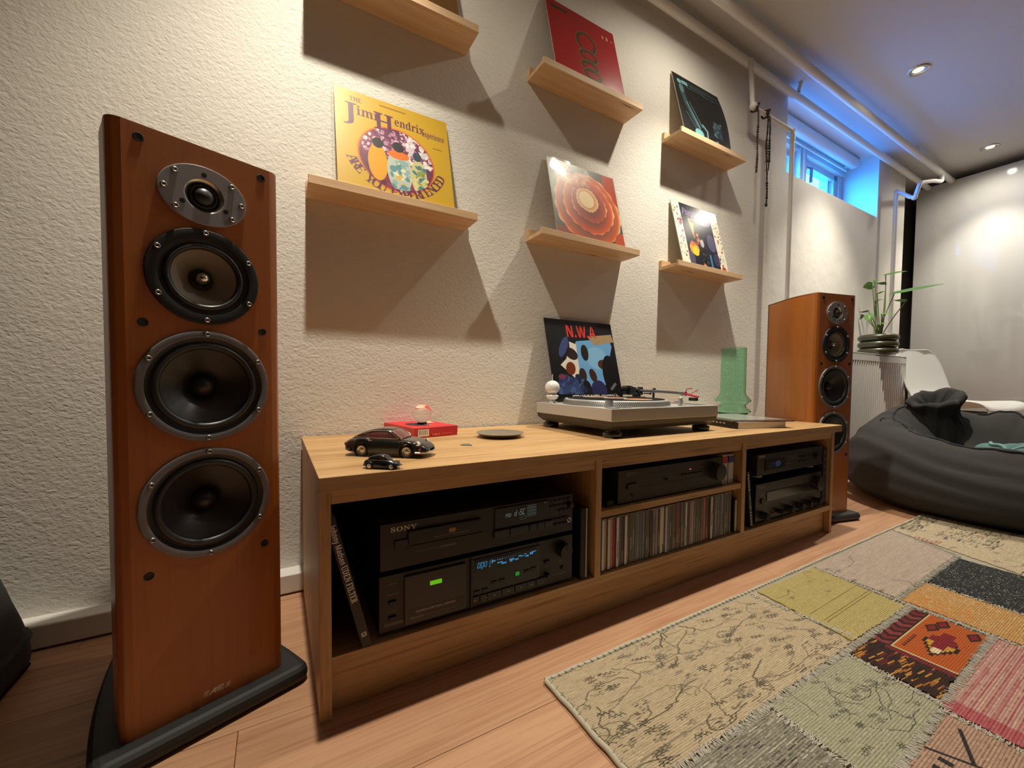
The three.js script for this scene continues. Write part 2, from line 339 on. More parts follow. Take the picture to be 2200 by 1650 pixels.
// ------------------------------------------------------------------ oak media bench
const H = 0.3948, FZ = 0.514, SH = 0.1024, P = 0.0175, XL = -0.0035, XR = 1.705, D1 = 0.5614, D2 = 1.1292, BZ = 0.055, TOPT = 0.024, RAILB = 0.3488;
{
  const t = thing('media_bench', 'long low oak bench with three open bays holding hi-fi and discs', 'bench');
  const wood = (n, g, grain, parent = t) => mesh(n, [].concat(g).map((q) => metric(q, grain, rnd(0, 1), rnd(0, 1))), M.oak, parent);
  wood('top', span(XL, 1.7461, H - TOPT, H, 0.008, 0.5202, 0.0012), 'x');
  wood('side_panel', span(XL, XL + P, 0, H - TOPT, BZ, FZ, 0.0008), 'y');
  wood('side_panel', span(XR - P, XR, 0, H - TOPT, BZ, FZ, 0.0008), 'y');
  wood('divider', span(D1, D1 + P, SH, H - TOPT, BZ, FZ, 0.0008), 'y');
  wood('divider', span(D2, D2 + P, SH, H - TOPT, BZ, FZ, 0.0008), 'y');
  for (const [a, b] of [[XL + P, D1], [D1 + P, D2], [D2 + P, XR - P]]) wood('rail', span(a + 0.0005, b - 0.0005, RAILB, H - TOPT, FZ - 0.022, FZ - 0.004, 0.0008), 'x');
  wood('bottom_shelf', span(XL + P, XR - P, SH - P, SH, BZ, FZ - 0.001, 0.0008), 'x');
  wood('shelf', span(D1 + P, D2, 0.235, 0.2505, BZ, FZ - 0.003, 0.0008), 'x');
  wood('plinth_board', span(XL + P, XR - P, 0.0, SH - P, FZ - 0.038, FZ - 0.020, 0.0008), 'x');
  mesh('back_panel', span(XL + P, XR - P, SH, H - TOPT, BZ, BZ + 0.004), std([0.03, 0.024, 0.018], 0.8), t);
}
// ------------------------------------------------------------------ picture ledges
const LEDGE_X = [0.0121, 0.6864, 1.3537], LW = 0.4472, LD = 0.0982, LIP = 0.0216;
const LEDGES = [
  [0, 1.552, 'pine picture ledge above the mustard record, cut off by the top of the picture'],
  [0, 1.0165, 'pine picture ledge carrying the mustard yellow record with purple letters'],
  [1, 1.558, 'pine picture ledge carrying the red record with brown rings'],
  [1, 1.0226, 'pine picture ledge carrying the orange and cream ringed record'],
  [2, 1.551, 'pine picture ledge carrying the black record with blue-green print'],
  [2, 1.0214, 'pine picture ledge carrying the record with flowered side borders'],
];
for (const [c, y, label] of LEDGES) {
  const t = thing('picture_ledge', label, 'shelf', [LEDGE_X[c] + LW / 2, y, 0], 0, 'pine picture ledges on the plaster wall');
  const du = rnd(0, 0.6), dv = rnd(0, 0.2);
  mesh('board', metric(span(-LW / 2, LW / 2, 0, 0.0125, 0.0005, LD - 0.010, 0.0008), 'x', du, dv), M.pine, t);
  mesh('front_lip', metric(span(-LW / 2, LW / 2, 0, LIP, LD - 0.010, LD, 0.0012), 'x', du + 0.2, dv + 0.05), M.pine, t);
  mesh('back_rail', metric(span(-LW / 2, LW / 2, 0.0125, 0.040, 0.0005, 0.014, 0.001), 'x', du + 0.4, dv + 0.1), M.pine, t);
}
// ------------------------------------------------------------------ record sleeves: plain stand-in designs in the colours of the originals
const SW = 0.313, SHT = 0.303, ST = 0.0035;
const blob = (x, px, py, rx, ry, col, rot = 0) => { x.fillStyle = col; x.beginPath(); x.ellipse(px, py, rx, ry, rot, 0, 7); x.fill(); };
const word = (x, s, px, py, size, col, font = 'sans-serif', sx = 1, rot = 0, weight = 'bold') => { x.save(); x.translate(px, py); x.rotate(rot); x.scale(sx, 1); x.font = weight + ' ' + size + 'px ' + font; x.fillStyle = col; x.textBaseline = 'alphabetic'; x.fillText(s, 0, 0); x.restore(); };
const speck = (x, n, a, b, c, d, cols, r0, r1) => { for (let i = 0; i < n; i++) blob(x, rnd(a, c), rnd(b, d), rnd(r0, r1), rnd(r0, r1), cols[Math.floor(rnd(0, cols.length))], rnd(0, 3)); };
const COVER = {
  mustard: canvasTex(512, 496, (x, w, h) => {
    x.fillStyle = '#c9a22a'; x.fillRect(0, 0, w, h);
    blob(x, 256, 296, 172, 166, '#d8651f'); blob(x, 256, 296, 165, 159, '#6d3655');
    x.save(); x.beginPath(); x.ellipse(256, 296, 165, 159, 0, 0, 7); x.clip();
    speck(x, 420, 90, 130, 422, 300, ['#8a4a6c', '#5d2c50', '#b58aa6', '#d8c7d2', '#7d3a55'], 3, 13);
    speck(x, 60, 300, 140, 420, 300, ['#e8e2e2', '#cfc4cc'], 4, 16);
    speck(x, 140, 130, 350, 400, 450, ['#7c2b44', '#8d3250', '#5b2140'], 6, 22);
    blob(x, 168, 330, 42, 92, '#dfa01e'); blob(x, 262, 350, 56, 108, '#b9c3bb'); blob(x, 350, 360, 38, 92, '#c9c48c');
    blob(x, 262, 268, 48, 22, '#e0762a'); speck(x, 40, 225, 290, 300, 440, ['#8fb0b0', '#dcd9c0', '#d8b14e', '#5f9199'], 5, 17); speck(x, 30, 325, 300, 385, 440, ['#8c9a5e', '#d8cf9c', '#4d7d8c'], 5, 14);
    blob(x, 172, 232, 24, 26, '#2b2a35'); blob(x, 262, 226, 26, 26, '#2f2c36'); blob(x, 348, 250, 20, 24, '#35485a');
    x.restore();
    const p = '#5f2a50';
    word(x, 'THE', 62, 52, 30, p, 'serif', 0.8); word(x, 'J', 40, 150, 120, p, 'serif', 1.15); word(x, 'imi', 88, 118, 64, p, 'serif', 0.85); word(x, 'H', 160, 158, 124, p, 'serif', 0.9); word(x, 'endrix', 252, 112, 58, p, 'serif', 0.72, 0.02); word(x, 'experience', 382, 122, 42, p, 'serif', 0.46, 0.03);
    x.save(); x.translate(256, 250);
    'ARE YOU EXPERIENCED'.split('').forEach((c, i) => { x.save(); x.rotate((9 - i) * 0.125); word(x, c, -18, 236, 58, p, 'serif'); x.restore(); });
    x.restore();
    x.fillStyle = '#8a5f18'; x.fillRect(190, 26, 120, 6); x.fillRect(430, 172, 44, 5);
  }),
  red: canvasTex(512, 496, (x, w, h) => {
    x.fillStyle = '#a3121c'; x.fillRect(0, 0, w, h);
    x.lineWidth = 21; x.strokeStyle = '#5b4426'; const e = (px, py, rx, ry) => { x.strokeStyle = '#4f3a20'; x.lineWidth = 24; x.beginPath(); x.ellipse(px, py, rx, ry, 0, 0, 7); x.stroke(); x.strokeStyle = '#94784c'; x.lineWidth = 3; x.beginPath(); x.ellipse(px, py, rx + 11, ry + 11, 0, 0, 7); x.stroke(); };
    e(262, 196, 66, 66); e(262, 292, 62, 34); e(258, 366, 58, 30); e(272, 420, 60, 34);
    x.fillStyle = '#3f3119'; x.fillRect(30, 34, 118, 22);
    x.fillStyle = '#c9b68a'; x.fillRect(408, 66, 10, 22); x.fillRect(440, 62, 12, 26); x.fillRect(478, 72, 14, 5);
  }),
  rings: canvasTex(512, 496, (x, w, h) => {
    x.fillStyle = '#4b4a48'; x.fillRect(0, 0, w, h); blob(x, 500, 60, 90, 150, '#a5361c'); blob(x, 510, 480, 80, 90, '#b84a26'); blob(x, 30, 490, 130, 60, '#8c3f2a');
    const ring = (px, py, rx, ry, c0, c1) => { const g = x.createRadialGradient(px, py, rx * 0.55, px, py, rx); g.addColorStop(0, c0); g.addColorStop(0.8, c1); g.addColorStop(1, '#f0c48e'); x.fillStyle = g; x.beginPath(); for (let i = 0; i <= 140; i++) { const a = i / 140 * Math.PI * 2, k = 1 + 0.02 * Math.sin(a * 17) + 0.02 * Math.sin(a * 5 + 1); x.lineTo(px + rx * k * Math.cos(a), py + ry * k * Math.sin(a)); } x.fill(); };
    ring(262, 276, 250, 236, '#5d4b47', '#c95a2c'); ring(268, 256, 192, 180, '#6b3b34', '#d4552f'); ring(272, 240, 134, 120, '#7a3a30', '#b44a34'); ring(262, 216, 84, 78, '#b3784e', '#dfae7c'); blob(x, 258, 214, 56, 54, '#e3c79c');
    speck(x, 50, 20, 10, 300, 120, ['rgba(235,230,205,0.35)', 'rgba(210,205,180,0.3)'], 6, 30);
  }),
  night: canvasTex(512, 496, (x, w, h) => {
    x.fillStyle = '#121416'; x.fillRect(0, 0, w, h);
    const l = (c, lw, ...p) => { x.strokeStyle = c; x.lineWidth = lw; x.lineCap = 'round'; x.beginPath(); p.forEach((q, i) => (i ? x.lineTo(...q) : x.moveTo(...q))); x.stroke(); };
    l('#31474b', 46, [70, 130], [92, 230], [170, 380]); l('#6c9aa0', 9, [96, 210], [186, 400]); l('#41616a', 12, [130, 200], [214, 380]); l('#557d84', 5, [70, 300], [120, 380], [150, 420]);
    blob(x, 168, 440, 46, 34, '#6fa9b2'); l('#6d98a0', 16, [222, 360], [262, 400], [254, 452]); blob(x, 72, 108, 26, 36, '#4d7075');
    speck(x, 90, 345, 300, 420, 410, ['#2a3d47', '#3a525e', '#23323a', '#55717c'], 5, 18); blob(x, 360, 470, 18, 26, '#6b9aa6');
    blob(x, 60, 54, 22, 18, '#6ea3a8'); x.fillStyle = '#6fa0a4'; x.fillRect(86, 34, 66, 30); x.fillStyle = '#3a4f55'; x.fillRect(160, 30, 250, 7); x.fillRect(160, 48, 320, 10); x.fillRect(130, 72, 200, 7); x.fillRect(300, 84, 190, 6);
  }),
  flowers: canvasTex(512, 496, (x, w, h) => {
    x.fillStyle = '#e4dfc9'; x.fillRect(0, 0, w, h);
    for (const a of [4, 430]) speck(x, 60, a, 6, a + 74, 490, ['#5d6b45', '#7c8a52', '#8b3a3c', '#b0474a', '#c58a94', '#4a4f3d', '#b7b79c'], 2, 9);
    speck(x, 8, 30, 140, 74, 190, ['#b05a78', '#8d3550'], 7, 14); speck(x, 5, 446, 440, 500, 480, ['#a8362c', '#b8503c'], 8, 16);
    x.fillStyle = '#14131d'; x.fillRect(84, 0, 340, h);
    blob(x, 330, 90, 90, 52, 'rgba(150,145,175,0.75)'); blob(x, 376, 270, 50, 70, 'rgba(110,105,140,0.7)'); blob(x, 110, 430, 34, 60, 'rgba(120,110,140,0.6)'); blob(x, 400, 400, 40, 50, 'rgba(70,66,100,0.7)');
    x.fillStyle = '#e0912b'; x.beginPath(); x.moveTo(150, 110); x.lineTo(205, 150); x.lineTo(180, 270); x.fill(); blob(x, 160, 350, 52, 50, '#e39a1c'); blob(x, 170, 370, 34, 34, '#f0c832'); blob(x, 150, 310, 24, 18, '#c0622a'); speck(x, 16, 180, 230, 230, 310, ['#b0552c', '#8a4530', '#d0803c'], 5, 14);
    blob(x, 268, 400, 70, 70, '#0c0c10'); blob(x, 260, 290, 22, 34, '#b5a9b0'); blob(x, 250, 250, 14, 18, '#17141a'); x.fillStyle = '#3a78a8'; x.fillRect(318, 370, 22, 126); blob(x, 240, 480, 16, 30, '#d8813a'); speck(x, 24, 220, 350, 320, 480, ['#2b2a36', '#6f7078', '#3c3542'], 3, 9);
    word(x, 'Purple Rain', 96, 84, 66, '#9a86bc', 'serif', 0.86, 0.03, 'italic'); x.fillStyle = '#8d8894'; x.fillRect(150, 112, 220, 7);
  }),
  streets: canvasTex(512, 496, (x, w, h) => {
    x.fillStyle = '#101114'; x.fillRect(0, 0, w, h);
    x.fillStyle = '#6ba4d3'; x.beginPath(); [[210, 130], [470, 100], [490, 150], [440, 260], [430, 380], [280, 440], [200, 380], [196, 150]].forEach((q, i) => (i ? x.lineTo(...q) : x.moveTo(...q))); x.fill(); blob(x, 350, 230, 80, 70, 'rgba(150,200,225,0.5)');
    x.fillStyle = '#a48c68'; x.beginPath(); [[300, 96], [500, 70], [512, 120], [350, 150]].forEach((q, i) => (i ? x.lineTo(...q) : x.moveTo(...q))); x.fill();
    x.fillStyle = '#ddd6c6'; x.beginPath(); [[140, 130], [205, 150], [200, 390], [70, 280], [120, 240]].forEach((q, i) => (i ? x.lineTo(...q) : x.moveTo(...q))); x.fill();
    for (const [a, b, c, d, r, col] of [[160, 210, 48, 34, 0.5, '#2a1d18'], [262, 200, 28, 50, 0, '#231a18'], [140, 300, 34, 40, 0.3, '#6b2f18'], [222, 340, 28, 44, 0, '#2f211d'], [300, 340, 26, 42, -0.3, '#3a241b'], [390, 270, 38, 30, 0, '#4a2a1c'], [440, 330, 60, 120, 0, '#0d0d10'], [90, 170, 60, 90, 0.4, '#14151a']]) blob(x, a, b, c, d, col, r);
    blob(x, 130, 420, 110, 70, '#34456f'); blob(x, 110, 170, 26, 70, '#3b4a78', 0.5); blob(x, 330, 430, 60, 60, '#2a2c55'); blob(x, 240, 430, 34, 60, '#15161c'); speck(x, 26, 40, 350, 220, 470, ['#2a3760', '#46588a', '#20294a'], 8, 26); blob(x, 70, 350, 26, 16, '#7a3348');
    x.fillStyle = '#0c0c0e'; x.fillRect(0, 452, w, 44); x.fillStyle = '#6a6c70'; x.save(); x.translate(420, 420); x.rotate(-0.7); x.fillRect(0, 0, 60, 18); x.restore();
    word(x, 'N.W.A', 142, 108, 106, '#e0392c', 'sans-serif', 0.74, -0.02); word(x, '"STRAIGHT OUTTA COMPTON"', 122, 492, 48, '#d5d8d8', 'sans-serif', 0.5); x.fillStyle = '#c9cbcb'; x.fillRect(432, 466, 56, 22); x.fillStyle = '#222'; x.fillRect(436, 474, 48, 5);
  }),
  brown: canvasTex(64, 64, (x, w, h) => { const g = x.createLinearGradient(0, 0, 64, 0); g.addColorStop(0, '#3a2c18'); g.addColorStop(1, '#6a4a20'); x.fillStyle = g; x.fillRect(0, 0, w, h); }),
};
const cardEdge = std([0.55, 0.50, 0.40], 0.8);
function sleeve(label, cover, x, y, zBottom, lean, { edge = cardEdge, plastic = false, bow = 0, gloss = 0.3, turn = 0 } = {}) {
  const t = thing('record_sleeve', label, 'record', [x, y, zBottom], turn);
  t.rotation.order = 'YXZ'; t.rotation.x = -lean;
  const n = bow ? 10 : 1, off = (u, v) => bow * sstep(0.25, 1, u) * Math.sin(Math.PI * v) ;
  const front = grid(n, n, (u, v) => [(u - 0.5) * SW, v * SHT, ST / 2 + off(u, v)]);
  mesh('cover', front, std(0xffffff, gloss, { map: cover }), t);
  const pts = (z) => (u, v) => [(u - 0.5) * SW, v * SHT, z + off(u, v)];
  mesh('card', [grid(n, n, pts(-ST / 2), true), grid(n, 1, (u, s) => [(u - 0.5) * SW, 0, (s - 0.5) * ST + off(u, 0)], true), grid(n, 1, (u, s) => [(u - 0.5) * SW, SHT, (s - 0.5) * ST + off(u, 1)]),
    grid(n, 1, (v, s) => [-SW / 2, v * SHT, (s - 0.5) * ST]), grid(n, 1, (v, s) => [SW / 2, v * SHT, (s - 0.5) * ST + off(1, v)], true)], edge, t);
  if (plastic) {
    const film = phys([0.97, 0.97, 0.95], 0.06, { transmission: 1, thickness: 0, ior: 1.45 });
    mesh('plastic_sleeve', [grid(24, 24, (u, v) => [(u - 0.5) * (SW + 0.014), v * (SHT + 0.006), ST / 2 + 0.0016 + 0.0009 * Math.sin(u * 17 + v * 5) * Math.sin(v * 13 - u * 4)]),
      grid(4, 1, (v, s) => [-SW / 2 - 0.007, v * (SHT + 0.006), -ST / 2 - 0.002 + s * (ST + 0.004)])], film, t);
  }
  return t;
}
const LE = 0.255;
sleeve('record in mustard yellow sleeve with purple lettering and an oval picture, on the left ledge', COVER.mustard, 0.2365, LEDGES[1][1] + 0.0135, 0.084, LE, { plastic: true, gloss: 0.4 });
sleeve('red record sleeve with a column of brown rings, on the upper middle ledge', COVER.red, 0.9035, LEDGES[2][1] + 0.0135, 0.083, LE, { gloss: 0.22 });
sleeve('record sleeve of orange and cream wavy rings in a shiny plastic cover', COVER.rings, 0.9175, LEDGES[3][1] + 0.0135, 0.083, LE, { plastic: true, gloss: 0.35 });
sleeve('black record sleeve with blue-green shapes, slightly bowed, on the upper right ledge', COVER.night, 1.552, LEDGES[4][1] + 0.0135, 0.083, LE, { bow: 0.012, gloss: 0.4 });
sleeve('record sleeve with a dark middle and pale flowered side borders', COVER.flowers, 1.562, LEDGES[5][1] + 0.0135, 0.083, LE, { gloss: 0.25 });
sleeve('record sleeve with red and white lettering on black and blue, standing behind the turntable', COVER.streets, 0.912, 0.4758, 0.092, 0.262, { edge: std([0.03, 0.03, 0.03], 0.6), gloss: 0.35 });
sleeve('brown record sleeve on the top left ledge, only its lower corner in the picture', COVER.brown, 0.248, LEDGES[0][1] + 0.0135, 0.083, LE);

// ------------------------------------------------------------------ floor-standing loudspeakers
function ringLathe(pts, y, parent, name, mat, seg = 64) { return mesh(name, latheZ(pts, seg).translate(0, y, 0), mat, parent); }
const screwShape = [latheZ([[0.0010, 0.0016], [0.0018, 0.0012], [0.0022, 0.0030], [0.0036, 0.0030], [0.0042, 0.0012], [0.0042, 0]].reverse(), 14)];
function makeSpeaker(label, pos, turn) {
  const t = thing('floor_speaker', label, 'speaker', pos, turn);
  const w = 0.2128, top = 0.8972, bot = 0.030, D = 0.265, hw = w / 2;
  // body: straight behind the baffle, curving in towards the back
  const side = []; for (let i = 0; i <= 14; i++) { const d = 0.02 + (D - 0.02) * i / 14, k = sstep(0.06, 1.25, (d - 0.05) / (D - 0.05)); side.push([hw - 0.0005 - 0.068 * k, -d]); }
  const ol = [...side, ...side.slice().reverse().map(([x, d]) => [-x, d])];
  const wall = [], n = ol.length, per = [0];
  for (let i = 1; i < n; i++) per.push(per[i - 1] + Math.hypot(ol[i][0] - ol[i - 1][0], ol[i][1] - ol[i - 1][1]));
  const body = grid(n - 1, 1, (u, v) => { const q = ol[Math.round(u * (n - 1))]; return [q[0], bot + v * (top - bot), q[1]]; });
  { const uv = body.attributes.uv; for (let i = 0; i < uv.count; i++) { const k = i % n; uv.setXY(i, (i < n ? 0 : top - bot) + 0.2, per[k]); } }
  const capTop = metric(outline(ol, 0.004).rotateX(Math.PI / 2).translate(0, top, 0), 'x');
  mesh('cabinet', [body, capTop], M.cherry, t);
  // baffle with its four openings
  const yT = 0.823, yM = 0.701, yW = [0.534, 0.353];
  const er = 0.015, iw = hw - er;
  const rect = [[-iw, bot], [iw, bot], [iw, top], [-iw, top]];
  const baf = [outline(rect, 0.024, 0, [[0, yT, 0.030], [0, yM, 0.062], [0, yW[0], 0.073], [0, yW[1], 0.073]], 40).translate(0, 0, -0.024)];
  for (const s of [-1, 1]) {                              // the long rounded front edges
    const q = [[s * iw, -0.024], [s * iw, 0]]; for (let i = 1; i <= 8; i++) { const a = Math.PI / 2 * (1 - i / 8); q.push([s * (iw + er * Math.cos(a)), -er + er * Math.sin(a)]); } q.push([s * hw, -0.024]);
    baf.push(toCreasedNormals(outline(q, top - bot).rotateX(Math.PI / 2).translate(0, top, 0), 0.5));
  }
  mesh('baffle', baf.map((g) => metric(g, 'y', 0.5, 0.1)), M.cherry, t);
  const cloth = phys([0.02, 0.02, 0.022], 0.45, { clearcoat: 0.3, clearcoatRoughness: 0.3 }), coneDark = std([0.030, 0.029, 0.030], 0.33, { metalness: 0.2 });
  // tweeter: oval plate, shallow horn, dome
  const tw = group('tweeter', t); tw.position.set(0, yT, 0);
  const oval = new THREE.Shape(); oval.absellipse(0, 0, 0.0555, 0.0435, 0, Math.PI * 2);
  mesh('plate', outline(oval, 0.004, 0.001, [[0, 0, 0.0245]], 48), M.plateGrey, tw);
  mesh('horn', latheZ([[0.0250, 0.0034], [0.0215, 0.0012], [0.0190, -0.003]], 48), M.steel, tw);
  mesh('surround', latheZ([[0.0192, -0.0035], [0.0172, 0.0005], [0.0150, 0.0008], [0.0133, -0.002]], 48), cloth, tw);
  mesh('dome', latheZ([[0.0136, -0.002], [0.0125, 0.002], [0.0095, 0.0055], [0.005, 0.0076], [0, 0.0082]], 40), cloth, tw);
  for (const a of [0, 0.75, -0.75, Math.PI, Math.PI + 0.75, Math.PI - 0.75]) { const s = mesh('screw', screwShape, M.screw, tw); s.position.set(0.0485 * Math.cos(a), 0.0375 * Math.sin(a) * (Math.abs(Math.cos(a)) > 0.95 ? 1 : 1), 0.004); }
  for (const a of [Math.PI / 2, Math.PI / 2 + 2.09, Math.PI / 2 - 2.09]) mesh('hole', cyl(0.0034, 0.0034, 0.0006, 0.031 * Math.cos(a), 0.031 * Math.sin(a), 0.0039, 'z', 16), M.black, tw);
  // midrange with pale cone and bright phase plug; two woofers
  const cones = [['midrange', yM, 0.0718, M.rubber, std([0.23, 0.195, 0.15], 0.5), 0], ['woofer', yW[0], 0.0848, M.ringGrey, coneDark, 1], ['woofer', yW[1], 0.0848, M.ringGrey, coneDark, 1]];
  for (const [name, y, R, ringMat, coneMat, dark] of cones) {
    const g = group(name, t); g.position.set(0, y, 0);
    const ri = dark ? R * 0.878 : R * 0.80;
    mesh('ring', latheZ([[R, -0.001], [R, 0.0032], [R - 0.0014, 0.0046], [ri + 0.001, 0.0046], [ri, 0.003], [ri, -0.002]], 72), ringMat, g);
    const r1 = ri, r2 = R * (dark ? 0.80 : 0.715), r3 = R * (dark ? 0.665 : 0.58), rc = R * (dark ? 0.19 : 0.17);
    const roll = [[r1, 0.0005], [r2 + 0.0015, -0.001]]; for (let i = 0; i <= 10; i++) { const a = Math.PI * i / 10; roll.push([(r2 + r3) / 2 + (r2 - r3) / 2 * Math.cos(a), -0.002 + 0.0065 * Math.sin(a)]); }
    mesh('surround', latheZ(roll, 72), cloth, g);
    const cone = []; for (let i = 0; i <= 8; i++) { const k = i / 8; cone.push([rc * 0.8 + (r3 + 0.0005 - rc * 0.8) * k, -0.034 + 0.032 * Math.pow(k, 0.8)]); }
    mesh('cone', latheZ(cone.reverse(), 64), coneMat, g);
    if (dark) mesh('dust_cap', latheZ([[rc, -0.027], [rc * 0.97, -0.022], [rc * 0.7, -0.0155], [rc * 0.35, -0.0115], [0, -0.0105]], 40), cloth, g);
    else { mesh('dust_cap', latheZ([[0, -0.001], [0.0045, -0.0022], [0.0082, -0.0075], [0.0095, -0.015], [0.0095, -0.026]].reverse(), 40), M.chrome, g); mesh('collar', latheZ([[0.0105, -0.022], [0.0145, -0.021], [0.0155, -0.0235]].reverse(), 40), M.black, g); }
    const rs = (R + ri) / 2 + (dark ? 0 : 0.0012), n6 = 6;
    for (let i = 0; i < n6; i++) { const a = Math.PI / 2 + i * Math.PI / 3, s = mesh('screw', screwShape, M.screw, g); s.position.set(rs * Math.cos(a), rs * Math.sin(a), 0.0044); }
  }
  for (const [x, y] of [[-0.0735, 0.879], [0.079, 0.881], [-0.073, 0.6245], [0.078, 0.6255], [-0.073, 0.2605], [0.0775, 0.263]]) mesh('grille_socket', latheZ([[0, 0.0001], [0.0035, 0.0001], [0.0036, 0.0005], [0.0056, 0.0011], [0.0062, 0]].reverse(), 20).translate(x, y, 0), M.rubber, t);
  // maker's mark: AE between sound-wave arcs
  { // letters and arcs as thin raised metal
    const k = 0.0001565, g = [], sl = (p) => p.map(([x, y]) => [(x + 0.22 * y) * k, y * k]);
    g.push(outline(sl([[60, 0], [76, 0], [81, 12], [106, 12], [106, 0], [121, 0], [121, 48], [98, 48]]), 0.0005), outline(sl([[129, 0], [181, 0], [181, 11], [144, 11], [144, 19], [177, 19], [177, 29], [144, 29], [144, 37], [181, 37], [181, 48], [129, 48]]), 0.0005));
    for (let i = 0; i < 3; i++) for (const s of [0, 1]) { const c0 = s ? 205 + i * 13 : 50 - i * 13, pts = []; for (let q = 0; q <= 10; q++) { const a = (q / 10 - 0.5) * 2.1; pts.push([c0 + (s ? 1 : -1) * (12 * Math.cos(a) - 9), 24 + 28 * Math.sin(a)]); } for (let q = 10; q >= 0; q--) { const a = (q / 10 - 0.5) * 2.1; pts.push([c0 + (s ? 1 : -1) * (12 * Math.cos(a) - 3), 24 + 28 * Math.sin(a)]); } g.push(outline(sl(pts), 0.0005)); }
    mesh('maker_mark', g.map((q) => q.translate(-0.0145, 0.0435, 0)), std([0.60, 0.58, 0.54], 0.35, { metalness: 0.4 }), t);
  }
  // plinth with rounded front corners, narrowing to the back
  const pl = new THREE.Shape(); pl.moveTo(-0.118, 0.030); pl.lineTo(0.118, 0.030); pl.quadraticCurveTo(0.143, 0.030, 0.141, 0.004); pl.bezierCurveTo(0.135, -0.10, 0.112, -0.20, 0.085, -0.285); pl.lineTo(-0.085, -0.285); pl.bezierCurveTo(-0.112, -0.20, -0.135, -0.10, -0.141, 0.004); pl.quadraticCurveTo(-0.143, 0.030, -0.118, 0.030);
  mesh('plinth', outline(pl, 0.0302, 0.013, [], 16).rotateX(Math.PI / 2).translate(0, 0.0302, 0), M.rubber, t);
  return t;
}
const LEFT = makeSpeaker('cherry wood floor loudspeaker at the left end of the oak bench, nearest the viewer', [-0.1511, 0, 0.4188], 0.356);
{
  const r = LEFT.clone(); r.name = numbered('floor_speaker'); scene.add(r);
  r.position.set(1.8428, 0, 0.4521); r.rotation.y = -0.2335;
  r.userData = { label: 'cherry wood floor loudspeaker at the far end of the oak bench beside the radiator', category: 'speaker', group: 'pair of floor loudspeakers' };
  LEFT.userData.group = 'pair of floor loudspeakers';
}
// ------------------------------------------------------------------ hi-fi components
// a box whose front face carries flat print; the rest of the front is built on top
function frontBox(name, w, h, d, tex, parent, x = 0, y = 0, z = 0, rough = 0.45, side = M.dark) {
  const g = new THREE.BoxGeometry(w, h, d).translate(x, y + h / 2, z - d / 2);
  const f = std(0xffffff, rough, { map: tex });
  const m = new THREE.Mesh(g, [side, side, side, side, f, side]);
  m.name = name; m.castShadow = m.receiveShadow = true; parent.add(m); return m;
}
const seg7 = (x, s, px, py, h, col, skew = 0.12) => {        // seven-segment characters
  const T7 = { 0: 'abcdef', 1: 'bc', n: 'ceg', o: 'cdeg', d: 'bcdeg', i: 'c', s: 'acdfg', c: 'adef', ' ': '' }, w = h * 0.5, L = { a: [0, 0, w, 0], b: [w, 0, w, h / 2], c: [w, h / 2, w, h], d: [0, h, w, h], e: [0, h / 2, 0, h], f: [0, 0, 0, h / 2], g: [0, h / 2, w, h / 2] };
  x.save(); x.transform(1, 0, -skew, 1, px + skew * h, py); x.strokeStyle = col; x.lineWidth = h * 0.12; x.lineCap = 'round';
  s.split('').forEach((c, i) => { for (const k of T7[c]) { const [a, b, e, f] = L[k]; x.beginPath(); x.moveTo(i * h * 0.78 + a, b); x.lineTo(i * h * 0.78 + e, f); x.stroke(); } });
  x.restore();
};
const bars = (x, list, col) => { x.fillStyle = col; for (const [a, b, w, h] of list) x.fillRect(a, b, w, h); };
const button = (w, h, x, y, d = 0.0035, r = 0.0008) => box(w, h, d, x, y, d / 2, r);
const glowMat = (tex, k) => std([0.008, 0.008, 0.009], 0.25, { emissive: rgb(1, 1, 1), emissiveMap: tex, emissiveIntensity: k });
const foot = (x, z, h, r = 0.018) => lathe([[r, 0], [r, h * 0.7], [r * 0.85, h], [0, h]].map((p) => [p[0], p[1]]), 20).translate(x, 0, z);

